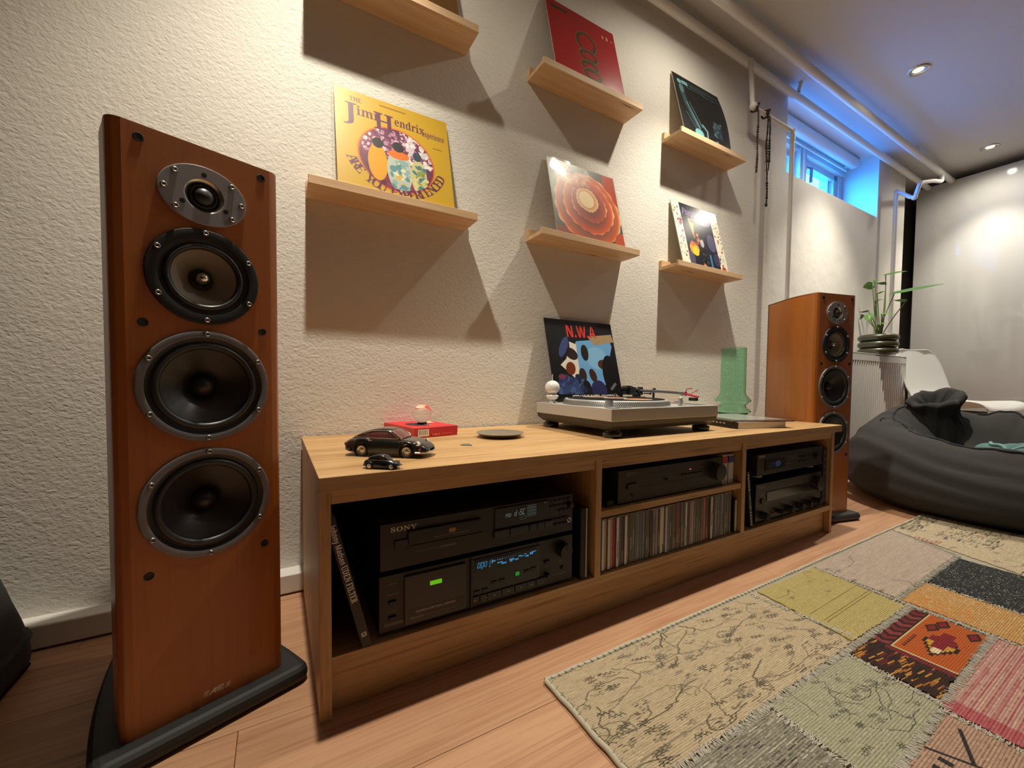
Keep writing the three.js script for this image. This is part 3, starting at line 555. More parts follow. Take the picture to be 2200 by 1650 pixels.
{ // CD player
  const W = 0.416, h = 0.081, t = thing('cd_player', 'black CD player stacked on top of the cassette deck in the left bay', 'CD player', [0.3008, 0.2086, 0.497]);
  const px = (v) => (v / W + 0.5) * 1024;
  const face = canvasTex(1024, 212, (x, w, hh) => {
    x.fillStyle = '#232120'; x.fillRect(0, 0, w, hh);
    word(x, 'SONY', 42, 40, 30, '#d9d2c6', 'serif', 1.35);
    bars(x, [[60, 74, 36, 3], [56, 106, 54, 3], [158, 150, 110, 3], [268, 146, 76, 9], [850, 14, 110, 4]], '#5b5751');
    bars(x, [[905, 36, 60, 3], [780, 96, 150, 3], [780, 138, 60, 3], [965, 60, 36, 3], [965, 108, 40, 3], [775, 160, 120, 3]], '#4c4945');
  });
  frontBox('case', W, h, 0.28, face, t, 0, 0.0075, 0);
  mesh('foot', [foot(-0.17, -0.05, 0.008), foot(0.17, -0.05, 0.008), foot(-0.17, -0.24, 0.008), foot(0.17, -0.24, 0.008)], M.rubber, t);
  mesh('disc_tray', [button(0.142, 0.026, -0.090, 0.046, 0.006, 0.002), span(-0.165, -0.015, 0.0425, 0.0445, 0, 0.004)], M.black, t);
  const logo = canvasTex(256, 64, (x) => { x.fillStyle = '#161515'; x.fillRect(0, 0, 256, 64); bars(x, [[106, 8, 14, 26], [122, 8, 22, 26], [106, 20, 40, 6]], '#a8743a'); bars(x, [[20, 44, 210, 4]], '#7c5a35'); });
  mesh('tray_print', new THREE.PlaneGeometry(0.085, 0.018).translate(-0.078, 0.0575, 0.0063), std(0xffffff, 0.4, { map: logo }), t);
  mesh('power_button', button(0.028, 0.014, -0.170, 0.044), M.dark, t);
  const disp = canvasTex(512, 128, (x) => {
    x.fillStyle = '#000'; x.fillRect(0, 0, 512, 128);
    seg7(x, 'no disc', 96, 30, 34, '#9fb8ae'); x.strokeStyle = '#6c8a80'; x.lineWidth = 2;
    for (let r = 0; r < 4; r++) for (let c = 0; c < 5; c++) x.strokeRect(296 + c * 18, 14 + r * 19, 14, 14); x.strokeRect(232, 78, 54, 18);
    bars(x, [[470, 8, 8, 8]], '#8a938f');
  });
  mesh('display', button(0.130, 0.040, 0.077, 0.0445, 0.003, 0.001), glowMat(disp, 0.55), t);
  { const d = t.children[t.children.length - 1]; planarUV(d.geometry, 0.012, 0.142, 0.0445, 0.0845); }
  const keys = mesh('transport_keys', [0, 1, 2, 3, 4].map((i) => button([0.034, 0.044, 0.018, 0.018, 0.020][i], 0.015, [0.029, 0.070, 0.103, 0.1225, 0.1425][i] - 0.002, 0.026, 0.006, 0.0015)), std([0.022, 0.023, 0.032], 0.35), t);
  keys.userData.label = 'row of dark play and search keys';
  const num = []; for (let r = 0; r < 3; r++) for (let c = r === 2 ? 2 : 0; c < 5; c++) num.push(button(0.0085, 0.0042, 0.158 - 0.001 + (c - 0.6) * 0.0118, 0.078 - r * 0.0115, 0.003)); for (let r = 0; r < 2; r++) for (let c = 0; c < 4; c++) num.push(button(0.0095, 0.0042, 0.153 + c * 0.0118, 0.0375 - r * 0.012, 0.003));
  mesh('number_keys', num, M.black, t);
  mesh('knob', cyl(0.0065, 0.006, 0.010, 0.1985, 0.066, 0, 'z', 20), M.black, t);
  mesh('headphone_socket', latheZ([[0.0028, -0.001], [0.0028, 0.0015], [0.0052, 0.0015], [0.0056, 0]].reverse(), 24).translate(0.1985, 0.032, 0), M.steel, t);
}
function planarUV(g, x0, x1, y0, y1) { const p = g.attributes.position, uv = g.attributes.uv; for (let i = 0; i < p.count; i++) uv.setXY(i, (p.getX(i) - x0) / (x1 - x0), (p.getY(i) - y0) / (y1 - y0)); }
{ // cassette deck
  const W = 0.416, h = 0.098, t = thing('cassette_deck', 'black cassette deck with lit green and blue displays at the bottom of the left bay', 'cassette deck', [0.298, SH, 0.501]);
  const face = canvasTex(1024, 218, (x, w, hh) => {
    x.fillStyle = '#211e1c'; x.fillRect(0, 0, w, hh);
    bars(x, [[38, 32, 34, 4], [30, 74, 54, 4], [40, 106, 26, 4], [36, 140, 34, 4], [20, 186, 84, 12]], '#5a5550');
    bars(x, [[470, 104, 56, 4], [550, 94, 80, 4], [690, 66, 80, 4], [740, 98, 90, 4], [840, 100, 44, 4], [930, 26, 36, 4], [930, 118, 30, 4], [880, 178, 110, 4], [830, 164, 40, 4]], '#4f4b47');
  });
  frontBox('case', W, h, 0.27, face, t, 0, 0.008, 0);
  mesh('foot', [foot(-0.17, -0.04, 0.0085), foot(0.17, -0.04, 0.0085), foot(-0.17, -0.22, 0.0085), foot(0.17, -0.22, 0.0085)], M.rubber, t);
  const door = mesh('cassette_door', [button(0.117, 0.088, -0.107, 0.0115, 0.0045, 0.0015)], std([0.028, 0.024, 0.022], 0.35), t);
  const dtex = canvasTex(512, 96, (x) => { x.fillStyle = '#252120'; x.fillRect(0, 0, 512, 96); word(x, 'CLOSED-LOOP DUAL CAPSTAN', 60, 34, 26, '#b3a894', 'sans-serif', 0.98); word(x, 'DENON', 12, 84, 30, '#8d857a', 'serif', 1.05); bars(x, [[150, 72, 290, 5]], '#5d5750'); });
  mesh('door_print', new THREE.PlaneGeometry(0.106, 0.020).translate(-0.105, 0.0275, 0.0048), std(0xffffff, 0.4, { map: dtex }), door);
  mesh('tape_window', button(0.0225, 0.0078, -0.1085, 0.0735, 0.0052, 0.0006), std([0.02, 0.03, 0.01], 0.4, { emissive: rgb(0.20, 0.78, 0.01), emissiveIntensity: 0.95 }), door);
  mesh('panel', [button(0.155, 0.087, 0.043, 0.0125, 0.002, 0.0006), span(-0.0385, -0.0355, 0.010, 0.102, 0, 0.0045)], std([0.014, 0.013, 0.013], 0.3), t);
  const disp = canvasTex(1024, 160, (x) => {
    x.fillStyle = '#000'; x.fillRect(0, 0, 1024, 160);
    seg7(x, '0001', 40, 34, 66, '#3fb2f0', 0.14); bars(x, [[262, 26, 16, 54], [282, 44, 40, 16]], '#5fc6ff');
    for (let i = 0; i < 9; i++) bars(x, [[350 + i * 36, 40, i < 3 ? 18 : 10, i < 3 ? 14 : 10]], '#4aaee6');
    bars(x, [[350, 84, 90, 16], [420, 104, 80, 22], [90, 116, 26, 8], [220, 116, 26, 8], [548, 76, 80, 26], [560, 104, 40, 18], [640, 96, 64, 20], [700, 60, 60, 16], [740, 74, 70, 10], [800, 52, 44, 10], [826, 80, 54, 26], [900, 52, 60, 34], [930, 44, 80, 14]], '#46b4f2');
  });
  mesh('display', button(0.142, 0.022, 0.041, 0.0745, 0.003, 0.0006), glowMat(disp, 0.8), t);
  planarUV(t.children[t.children.length - 1].geometry, -0.030, 0.112, 0.0745, 0.0965);
  mesh('indicator', button(0.0085, 0.0075, 0.0655, 0.0475, 0.0035, 0.0006), std([0.01, 0.03, 0.01], 0.4, { emissive: rgb(0.005, 0.42, 0.04), emissiveIntensity: 0.8 }), t);
  mesh('small_keys', [[-0.025, 0.033], [-0.008, 0.033], [0.012, 0.043], [0.030, 0.043], [0.088, 0.048], [0.104, 0.050], [0.140, 0.056], [-0.186, 0.055], [-0.186, 0.028]].map(([a, b]) => button(0.013, 0.006, a, b, 0.004)), M.black, t);
  const keys = [-0.028, -0.012, 0.012, 0.043, 0.073, 0.098, 0.122].map((a, i) => button([0.014, 0.014, 0.031, 0.029, 0.027, 0.022, 0.022][i], 0.0145, a, 0.0145, 0.005, 0.001));
  mesh('transport_keys', keys, M.dark, t);
  mesh('key_marks', [-0.031, -0.006, 0.012, 0.043, 0.073, 0.098].map((a, i) => box(0.003, 0.0018, 0.0006, a, 0.021, 0.0053)), std([0.45, 0.43, 0.42], 0.5), t);
  mesh('record_level_knob', [cyl(0.0165, 0.0155, 0.018, 0.180, 0.078, 0, 'z', 36), span(0.1795, 0.1805, 0.082, 0.094, 0.0175, 0.0187)], M.black, t);
  mesh('balance_knob', [cyl(0.0055, 0.005, 0.010, 0.140, 0.030, 0, 'z', 20), cyl(0.0045, 0.0045, 0.003, 0.182, 0.036, 0, 'z', 20)], M.black, t);
}
{ // amplifier in the middle bay
  const W = 0.408, h = 0.078, t = thing('amplifier', 'plain black amplifier with one large knob above the discs in the middle bay', 'amplifier', [0.847, 0.2505, 0.500]);
  const face = canvasTex(1024, 196, (x, w, hh) => {
    x.fillStyle = '#2b2725'; x.fillRect(0, 0, w, hh);
    word(x, 'DENON', 66, 34, 25, '#6f6862', 'serif', 1.0); bars(x, [[150, 24, 190, 3], [88, 84, 30, 3], [80, 176, 30, 3], [640, 62, 30, 3], [770, 48, 50, 3], [760, 130, 24, 3], [930, 176, 54, 3]], '#4b4642');
    bars(x, [[176, 112, 620, 6]], '#0c0b0b'); bars(x, [[200, 70, 120, 3]], '#1a1817');
  });
  frontBox('case', W, h, 0.30, face, t, 0, 0.0045, 0);
  mesh('foot', [foot(-0.16, -0.04, 0.005), foot(0.16, -0.04, 0.005), foot(-0.16, -0.26, 0.005), foot(0.16, -0.26, 0.005)], M.rubber, t);
  mesh('volume_knob', [latheZ([[0.0235, 0], [0.0235, 0.022], [0.022, 0.0235], [0, 0.0235]], 48).translate(0.167, 0.046, 0)], M.dark, t);
  mesh('power_button', button(0.034, 0.013, -0.158, 0.036, 0.004), M.dark, t);
  mesh('headphone_socket', latheZ([[0.0032, -0.001], [0.0032, 0.0012], [0.0050, 0.0012], [0.0052, 0]].reverse(), 20).translate(-0.155, 0.020, 0), M.black, t);
  mesh('small_knob', cyl(0.003, 0.003, 0.006, -0.035, 0.0455, 0, 'z', 16), M.black, t);
  mesh('selector_keys', [0, 1, 2, 3, 4, 5].map((i) => button(0.010, 0.004, 0.030 + i * 0.0145, 0.0475, 0.003)), M.black, t);
  mesh('indicator', button(0.0045, 0.0026, 0.060, 0.0608, 0.0022, 0.0004), std([0.05, 0.01, 0.005], 0.4, { emissive: rgb(1.0, 0.16, 0.04), emissiveIntensity: 1.3 }), t);
}
{ // tuner and receiver in the right bay
  const t = thing('tuner', 'slim black tuner standing on the knobbed receiver in the right bay', 'tuner', [1.440, 0.2462, 0.500]);
  const face = canvasTex(1024, 168, (x, w, hh) => {
    x.fillStyle = '#23211f'; x.fillRect(0, 0, w, hh); word(x, 'DENON', 22, 26, 26, '#b0adab', 'sans-serif', 0.9);
    bars(x, [[440, 48, 150, 4], [440, 70, 190, 4], [330, 40, 140, 3], [430, 108, 80, 3]], '#6a6660'); bars(x, [[430, 10, 6, 150]], '#0a0a0a');
  });
  frontBox('case', 0.418, 0.066, 0.28, face, t, 0, 0.0098, 0);
  mesh('foot', [foot(-0.165, -0.03, 0.010, 0.02), foot(0.165, -0.03, 0.010, 0.02), foot(-0.165, -0.24, 0.010, 0.02), foot(0.165, -0.24, 0.010, 0.02)], M.plateGrey, t);
  mesh('display', button(0.118, 0.036, -0.105, 0.022, 0.003, 0.001), std([0.035, 0.033, 0.035], 0.12), t);
  const disp = canvasTex(128, 64, (x) => { x.fillStyle = '#050608'; x.fillRect(0, 0, 128, 64); blob(x, 84, 32, 24, 26, '#3a5e86'); bars(x, [[10, 20, 50, 5], [10, 40, 44, 4]], '#31506a'); });
  mesh('lit_scale', new THREE.PlaneGeometry(0.09, 0.024).translate(-0.108, 0.041, 0.0033), glowMat(disp, 0.30), t);
  mesh('keys', [0, 1, 2, 3, 4, 5, 6].map((i) => button(0.012, 0.006, 0.055 + (i % 4) * 0.018, 0.046 - Math.floor(i / 4) * 0.016, 0.003)), M.black, t);
  mesh('knob', [cyl(0.012, 0.0115, 0.010, 0.160, 0.043, 0, 'z', 28), cyl(0.0025, 0.0025, 0.012, 0.166, 0.047, 0, 'z', 12)], M.dark, t);
  const a = thing('receiver', 'black receiver with a row of chunky knobs at the bottom of the right bay', 'receiver', [1.4425, SH, 0.498]);
  const face2 = canvasTex(1024, 280, (x, w, hh) => { x.fillStyle = '#332c29'; x.fillRect(0, 0, w, hh); word(x, 'DENON', 44, 36, 24, '#8a7a6a', 'serif', 0.9); bars(x, [[180, 30, 180, 3], [0, 172, 1024, 5]], '#171413'); bars(x, [[130, 78, 500, 4], [120, 118, 560, 3], [60, 90, 30, 3]], '#54493f'); });
  frontBox('case', 0.420, 0.118, 0.30, face2, a, 0, 0.008, 0);
  mesh('foot', [foot(-0.16, -0.03, 0.0085), foot(0.16, -0.03, 0.0085), foot(-0.16, -0.25, 0.0085), foot(0.16, -0.25, 0.0085)], M.rubber, a);
  mesh('tuning_window', button(0.30, 0.030, 0.0, 0.066, 0.002, 0.0006), std([0.02, 0.018, 0.017], 0.15), a);
  mesh('tuning_knob', latheZ([[0.026, 0], [0.026, 0.018], [0.024, 0.02], [0, 0.02]], 40).translate(0.168, 0.090, 0), M.dark, a);
  for (const [x, r] of [[-0.174, 0.0125], [-0.085, 0.0065], [-0.073, 0.0065], [-0.022, 0.0120], [0.045, 0.0120], [0.100, 0.0105], [0.125, 0.0065], [0.165, 0.0120]]) mesh('knob', [cyl(r, r * 0.94, 0.022, x, 0.026, 0, 'z', 28)], M.blackMatt, a);
  mesh('power_button', [cyl(0.009, 0.009, 0.004, -0.175, 0.070, 0, 'z', 20), cyl(0.0022, 0.0022, 0.008, -0.118, 0.026, 0, 'z', 12)], M.black, a);
}
// ------------------------------------------------------------------ books, cases and boxes inside the bench
const paper = std([0.72, 0.68, 0.60], 0.9);
{
  const t = thing('book', 'black hardback book with a white spine title leaning against the left side of the bench', 'book', [0.0765, SH + 0.0002, 0.511], 0);
  t.rotation.z = 0.245;
  const h = 0.236, w = 0.0155, d = 0.165;
  mesh('cover', [span(-w, 0, 0, h, -0.0025, 0, 0.001), span(-w, -w + 0.0025, 0, h, -d, -0.001, 0.0008), span(-0.0025, 0, 0, h, -d, -0.001, 0.0008)], std([0.016, 0.016, 0.018], 0.35), t);
  mesh('pages', span(-w + 0.002, -0.002, 0.003, h - 0.003, -d + 0.004, -0.002), paper, t);
  const tx = canvasTex(1024, 64, (x) => { x.fillStyle = '#17171a'; x.fillRect(0, 0, 1024, 64); word(x, 'Johnny Madsen', 66, 50, 56, '#e9e6de', 'sans-serif', 0.72); word(x, 'UDEN FILTER', 372, 51, 58, '#f4f1ea', 'serif', 0.72); x.fillStyle = '#dcd8ce'; x.fillRect(900, 14, 34, 34); x.fillStyle = '#17171a'; x.fillRect(906, 22, 8, 20); x.fillRect(920, 20, 6, 22); });
  mesh('spine_print', new THREE.PlaneGeometry(h, w - 0.001).rotateZ(-Math.PI / 2).translate(-w / 2, h / 2, 0.0003), std(0xffffff, 0.35, { map: tx }), t);
}
{
  const t = thing('folder', 'dark navy upright folder with a pale gold edge beside the first divider', 'folder', [0.537, SH + 0.0002, 0.508], -0.02);
  mesh('cover', [span(-0.012, 0.010, 0, 0.162, -0.16, 0, 0.003)], std([0.010, 0.010, 0.020], 0.6), t);
  mesh('edge_strip', [span(0.0015, 0.0045, 0.004, 0.158, -0.02, 0.0015, 0.0008), sphere(0.0022, 0.003, 0.159, 0.0005)], std([0.62, 0.50, 0.30], 0.5), t);
}
{
  const t = thing('small_case', 'small dark plastic case on the middle shelf, left of the amplifier', 'case', [0.622, 0.2505, 0.492], 0.12);
  mesh('body', [box(0.024, 0.012, 0.05, 0, 0, -0.02, 0.0015)], M.dark, t); mesh('lid', [box(0.0245, 0.003, 0.0505, 0, 0.012, -0.02, 0.001)], M.black, t);
}
[['red', [0.45, 0.03, 0.03], 1.0665], ['blue', [0.03, 0.07, 0.30], 1.0965]].forEach(([c, col, x], i) => {
  const t = thing('game_case', 'white upright case with a ' + c + ' top band, standing right of the middle amplifier', 'case', [x, 0.2507, 0.499], 0, 'two white cases beside the amplifier');
  mesh('case', span(-0.012, 0.012, 0, 0.087, -0.13, 0, 0.002), std([0.55, 0.54, 0.56], 0.35), t);
  mesh('band', span(-0.0122, 0.0122, 0.062, 0.082, -0.06, 0.0006, 0.001), std(col, 0.4), t);
  mesh('title_mark', [span(-0.006, 0.006, 0.006, 0.014, 0, 0.0004)], std([0.35, 0.34, 0.36], 0.5), t);
});
{
  const t = thing('box_set', 'slim upright dark blue box with pale cross lines beside the receiver', 'box', [1.674, SH + 0.0002, 0.500]);
  mesh('box', span(-0.0125, 0.0125, 0, 0.208, -0.14, 0, 0.0015), std([0.035, 0.036, 0.065], 0.55), t);
  mesh('line', Array.from({ length: 8 }, (_, i) => span(-0.009, 0.004, 0.020 + i * 0.0245, 0.0215 + i * 0.0245, -0.001, 0.0005)), std([0.32, 0.32, 0.38], 0.6), t);
  const r = thing('red_booklet', 'thin dark red booklet lying on top of the tuner in the right bay', 'booklet', [1.60, 0.3222, 0.38]);
  mesh('cover', span(-0.09, 0.06, 0, 0.004, -0.1, 0.09, 0.001), std([0.10, 0.012, 0.014], 0.5), r);
}
{
  const t = thing('book', 'thin book with white letters on a dark spine leaning in the right bay', 'book', [1.209, SH + 0.0002, 0.505], 0);
  t.rotation.z = 0.16;
  const h = 0.178, w = 0.0125, d = 0.15;
  mesh('cover', [span(-w, 0, 0, h, -0.002, 0, 0.0008), span(-w, -w + 0.002, 0, h, -d, -0.001, 0.0006), span(-0.002, 0, 0, h, -d, -0.001, 0.0006)], std([0.02, 0.018, 0.02], 0.4), t);
  mesh('pages', span(-w + 0.002, -0.002, 0.002, h - 0.002, -d + 0.003, -0.002), paper, t);
  const tx = canvasTex(512, 40, (x) => { x.fillStyle = '#1a1718'; x.fillRect(0, 0, 512, 40); for (let i = 0; i < 6; i++) { x.save(); x.translate(20 + i * 26, 6); x.transform(1, 0, 0.35, 1, 0, 0); x.fillStyle = '#d8d2c6'; x.fillRect(0, 0, 12, 28); x.restore(); } blob(x, 240, 20, 22, 12, '#5c7d88'); blob(x, 280, 18, 14, 10, '#8c3038'); blob(x, 320, 22, 26, 12, '#6d8d96'); for (let i = 0; i < 5; i++) { x.fillStyle = '#bdb5a6'; x.fillRect(366 + i * 27, 8, 10, 24); } });
  mesh('spine_print', new THREE.PlaneGeometry(h, w - 0.001).rotateZ(-Math.PI / 2).translate(-w / 2, h / 2, 0.0003), std(0xffffff, 0.4, { map: tx }), t);
}
// ------------------------------------------------------------------ the row of compact discs
{
  const C = { black: [0.02, 0.018, 0.018], white: [0.74, 0.71, 0.68], rose: [0.45, 0.26, 0.22], red: [0.42, 0.018, 0.022], navy: [0.045, 0.035, 0.10], cream: [0.72, 0.66, 0.52], grey: [0.17, 0.155, 0.14], slate: [0.13, 0.14, 0.16], teal: [0.16, 0.22, 0.24], brown: [0.11, 0.085, 0.065], lilac: [0.30, 0.27, 0.29], lavender: [0.52, 0.52, 0.60], crimson: [0.28, 0.06, 0.08], olive: [0.11, 0.10, 0.07], orange: [0.50, 0.20, 0.09], mint: [0.33, 0.42, 0.40], coral: [0.60, 0.13, 0.09], maroon: [0.12, 0.03, 0.035], blue: [0.08, 0.11, 0.22], steel: [0.26, 0.29, 0.36] };
  const order = 'black white rose cream rose red white grey navy white grey olive slate slate teal slate teal brown brown black lilac lilac navy cream cream lavender slate brown olive brown crimson olive grey olive white navy orange mint grey brown olive brown brown coral maroon black cream brown olive steel grey blue lilac brown black grey brown'.split(' ');
  const word4 = ['first', 'second', 'third', 'fourth', 'fifth', 'sixth', 'seventh', 'eighth', 'ninth', 'tenth', 'eleventh', 'twelfth'];
  const caseMat = phys([0.20, 0.185, 0.17], 0.18, { clearcoat: 0.5 }), spineMats = new Map();
  for (const k in C) spineMats.set(k, std(C[k], 0.4));
  const caseShape = span(-0.0043, 0.0043, 0, 0.125, -0.141, -0.0006, 0.0008), spineShape = span(-0.0033, 0.0033, 0.0035, 0.1215, -0.003, 0, 0.0004);
  const mark = span(-0.0012, 0.0012, 0.05, 0.10, -0.001, 0.0003), markMat = std([0.42, 0.40, 0.36], 0.6), darkMark = std([0.08, 0.07, 0.07], 0.6);
  const n = order.length, x0 = 0.5858, step = (1.090 - x0) / (n - 1);
  const seen = {};
  order.forEach((k, i) => {
    const nth = seen[k] = (seen[k] || 0) + 1, same = order.filter((q) => q === k).length;
    const from = i < n / 2 ? word4[Math.floor(i)] || null : null;
    const rank = same > 1 ? (nth === same ? 'rightmost' : nth === 1 ? 'leftmost' : word4[nth - 1] + ' from the left') + ' of the ' + k + ' ones' : 'the only one of that colour';
    const t = thing('compact_disc', 'compact disc with ' + k + ' spine in the row, ' + rank, 'CD', [x0 + i * step, SH + 0.0003, 0.504 + rnd(-0.0025, 0.002)], rnd(-0.012, 0.012), 'compact discs on the lower middle shelf');
    const c = mesh('case', caseShape, caseMat, t), s = mesh('spine', spineShape, spineMats.get(k), t);
    if (i % 2 === 0 || k === 'olive' || k === 'brown') { const m = mesh('title', mark, ['white', 'cream', 'lavender', 'mint', 'lilac'].includes(k) ? darkMark : markMat, t); m.position.y = rnd(-0.03, 0.015); m.scale.set(rnd(0.5, 1.1), rnd(0.4, 1), 1); }
    void c; void s; void from;
  });
  const b = tag(mesh('disc_box', [span(1.0955, 1.1065, SH + 0.0003, SH + 0.126, 0.335, 0.474, 0.001)], std([0.055, 0.05, 0.045], 0.4)), 'dark disc case pushed back at the right end of the disc row', 'CD'); void b;
  const w = thing('small_box', 'small white-spined case between the disc row and the second divider', 'case', [1.1195, SH + 0.0003, 0.503]);
  mesh('case', span(-0.006, 0.006, 0, 0.098, -0.07, -0.001, 0.001), M.dark, w);
  mesh('spine', span(-0.003, 0.0045, 0.002, 0.096, -0.002, 0.0004, 0.0004), std([0.60, 0.58, 0.55], 0.5), w);
}
// ------------------------------------------------------------------ turntable
{
  const TX = 0.6963, TZ = 0.4184, TW = 0.453, TD = 0.353, y0 = H;
  const t = thing('turntable', 'silver record player with a red headshell standing on the oak bench', 'turntable', [TX, y0, TZ]);
  const S = M.silver;
  mesh('deck_plate', span(0, TW, 0.0466, 0.0806, -TD, 0, 0.0016), S, t);
  const base = grid(4, 2, () => [0, 0, 0]);
  { // black lower body, tapering downwards
    const r = (k, y) => [[k, y, -k], [TW - k, y, -k], [TW - k, y, -TD + k], [k, y, -TD + k]], a = r(0.001, 0.0468), b = r(0.004, 0.034), c = r(0.016, 0.0215), pos = [];
    const quad = (p, q, s, u) => pos.push(...p, ...q, ...s, ...p, ...s, ...u);
    for (let i = 0; i < 4; i++) { const j = (i + 1) % 4; quad(b[i], b[j], a[j], a[i]); quad(c[i], c[j], b[j], b[i]); }
    quad(c[3], c[2], c[1], c[0]); quad(a[0], a[1], a[2], a[3]);
    const g = new THREE.BufferGeometry(); g.setAttribute('position', new THREE.Float32BufferAttribute(pos, 3)); g.computeVertexNormals();
    mesh('base', g, std([0.03, 0.026, 0.022], 0.4), t); void base;
  }
  for (const [x, z] of [[0.036, -0.034], [TW - 0.036, -0.034], [0.036, -TD + 0.034], [TW - 0.036, -TD + 0.034]]) mesh('foot', lathe([[0.020, 0.0], [0.0245, 0.0015], [0.026, 0.006], [0.026, 0.0125], [0.0235, 0.0155], [0.019, 0.0165], [0.0185, 0.030], [0, 0.030]], 32).translate(x, 0, z), phys([0.012, 0.012, 0.013], 0.3, { clearcoat: 0.6, clearcoatRoughness: 0.2 }), t);
  const cx = 0.1847, cz = -0.1774, py = 0.0806;
  const pl = group('platter', t); pl.position.set(cx, py, cz);
  mesh('rim', lathe([[0.150, 0], [0.1665, 0.001], [0.166, 0.0035], [0.1600, 0.0155], [0.1585, 0.017], [0, 0.017]], 96), S, pl);
  const dots = [];
  for (let i = 0; i < 180; i++) for (let k = 0; k < 3; k++) { const a = (i + (k % 2) * 0.5) / 180 * Math.PI * 2, yc = 0.0045 + k * 0.0034, r = 0.1661 - (yc - 0.0035) * 0.5; dots.push(new THREE.BoxGeometry(0.0010, 0.0026, 0.0034).rotateY(-a).translate(r * Math.cos(a), yc, r * Math.sin(a))); }
  const d = mesh('strobe_dots', dots, std([0.05, 0.05, 0.05], 0.4), pl); d.userData.kind = 'stuff';
  mesh('spindle', cyl(0.0036, 0.0034, 0.022, 0, 0.012, 0, 'y', 16), M.chrome, pl);
  const b = mesh('strobe_lamp', [cyl(0.0115, 0.0112, 0.021, 0.040, py, -0.052, 'y', 28)], M.plateGrey, t); void b;
  mesh('power_switch', cyl(0.0113, 0.0113, 0.0022, 0.040, py + 0.0208, -0.052, 'y', 28), M.black, t);
  mesh('start_button', [span(0.010, 0.038, py, py + 0.0032, -0.030, -0.008, 0.0012), span(0.046, 0.062, py, py + 0.002, -0.020, -0.010, 0.0008), span(0.066, 0.082, py, py + 0.002, -0.020, -0.010, 0.0008)], M.plateGrey, t);
  mesh('target_lamp', [cyl(0.0062, 0.0062, 0.024, 0.305, py, -0.026, 'y', 24), lathe([[0.0062, 0.024], [0.0050, 0.0262], [0, 0.0265]], 24).translate(0.305, py, -0.026), cyl(0.0095, 0.0095, 0.0015, 0.312, py, -0.021, 'y', 24)], S, t);
  const pf = group('pitch_fader', t);
  mesh('slot', span(0.405, 0.435, py - 0.0005, py + 0.0006, -0.190, -0.028), M.dark, pf);
  mesh('cap', [span(0.408, 0.432, py + 0.004, py + 0.0085, -0.128, -0.110, 0.001), span(0.418, 0.422, py, py + 0.005, -0.121, -0.117)], M.plateGrey, pf);
  // tonearm, parked parallel to the side
  const ta = group('tonearm', t), ax = 0.372, az = -0.262, ay = py + 0.040; ta.position.set(ax, 0, az);
  const gun = std([0.10, 0.10, 0.105], 0.35, { metalness: 0.7 });
  mesh('arm_base', [cyl(0.046, 0.045, 0.006, 0, py, 0, 'y', 40), cyl(0.033, 0.032, 0.012, 0, py + 0.006, 0, 'y', 40), cyl(0.015, 0.014, 0.012, 0, py + 0.018, 0, 'y', 28)], gun, ta);
  mesh('gimbal', [span(-0.021, -0.015, ay - 0.014, ay + 0.013, -0.012, 0.012, 0.002), span(0.015, 0.021, ay - 0.014, ay + 0.013, -0.012, 0.012, 0.002), span(-0.021, 0.021, ay - 0.016, ay - 0.011, -0.012, 0.012, 0.002), cyl(0.009, 0.009, 0.030, 0, ay, -0.015, 'z', 24), cyl(0.0055, 0.0055, 0.046, -0.023, ay, 0, 'x', 20)], gun, ta);
  mesh('counterweight', [cyl(0.0175, 0.0175, 0.026, 0, ay, -0.062, 'z', 40), cyl(0.0140, 0.0165, 0.010, 0, ay, -0.036, 'z', 40), cyl(0.006, 0.006, 0.020, 0, ay, -0.030, 'z', 20)], std([0.06, 0.06, 0.065], 0.3, { metalness: 0.8 }), ta);
  mesh('arm_tube', [tube([[0, ay, 0.01], [0, ay, 0.06], [0.001, ay - 0.001, 0.11], [-0.001, ay - 0.003, 0.17], [-0.006, ay - 0.005, 0.205]], 0.0048, 40, 14), cyl(0.0066, 0.0066, 0.016, -0.004, ay - 0.0052, 0.192, 'z', 20)], std([0.30, 0.30, 0.30], 0.3, { metalness: 0.85 }), ta);
  mesh('arm_rest', [cyl(0.004, 0.004, 0.036, 0.012, py, 0.066, 'y', 14), span(0.004, 0.018, ay - 0.006, ay - 0.001, 0.060, 0.072, 0.001), span(0.014, 0.018, ay - 0.003, ay + 0.010, 0.061, 0.071, 0.001), span(0.004, 0.006, ay - 0.003, ay + 0.006, 0.061, 0.071, 0.0008)], gun, ta);
  mesh('lift_lever', [cyl(0.0022, 0.0022, 0.028, 0.026, ay - 0.010, 0.010, 'z', 10), sphere(0.004, 0.026, ay - 0.010, 0.040)], M.black, ta);
  const hs = mesh('headshell', [outline([[-0.010, 0], [0.010, 0], [0.0085, 0.042], [0.0055, 0.048], [-0.0055, 0.048], [-0.0085, 0.042]], 0.0042, 0.001).rotateX(Math.PI / 2).rotateX(0.20).translate(-0.006, ay - 0.002, 0.206), tube([[0.003, ay - 0.004, 0.222], [0.014, ay + 0.002, 0.226], [0.022, ay + 0.008, 0.232]], 0.0013, 10, 8), tube([[-0.006, ay + 0.0, 0.208], [-0.006, ay + 0.010, 0.213], [-0.006, ay + 0.012, 0.232]], 0.0014, 10, 8)], phys([0.55, 0.015, 0.05], 0.3, { clearcoat: 0.5 }), ta);
  hs.userData.label = 'red headshell with finger lift';
  mesh('cartridge', [box(0.013, 0.010, 0.026, -0.006, ay - 0.026, 0.236, 0.002)], M.black, ta);
  // record on the platter
  const r = thing('vinyl_record', 'black vinyl disc with orange discs printed on it, lying on the turntable platter', 'record', [TX + cx, y0 + py + 0.0172, TZ + cz]);
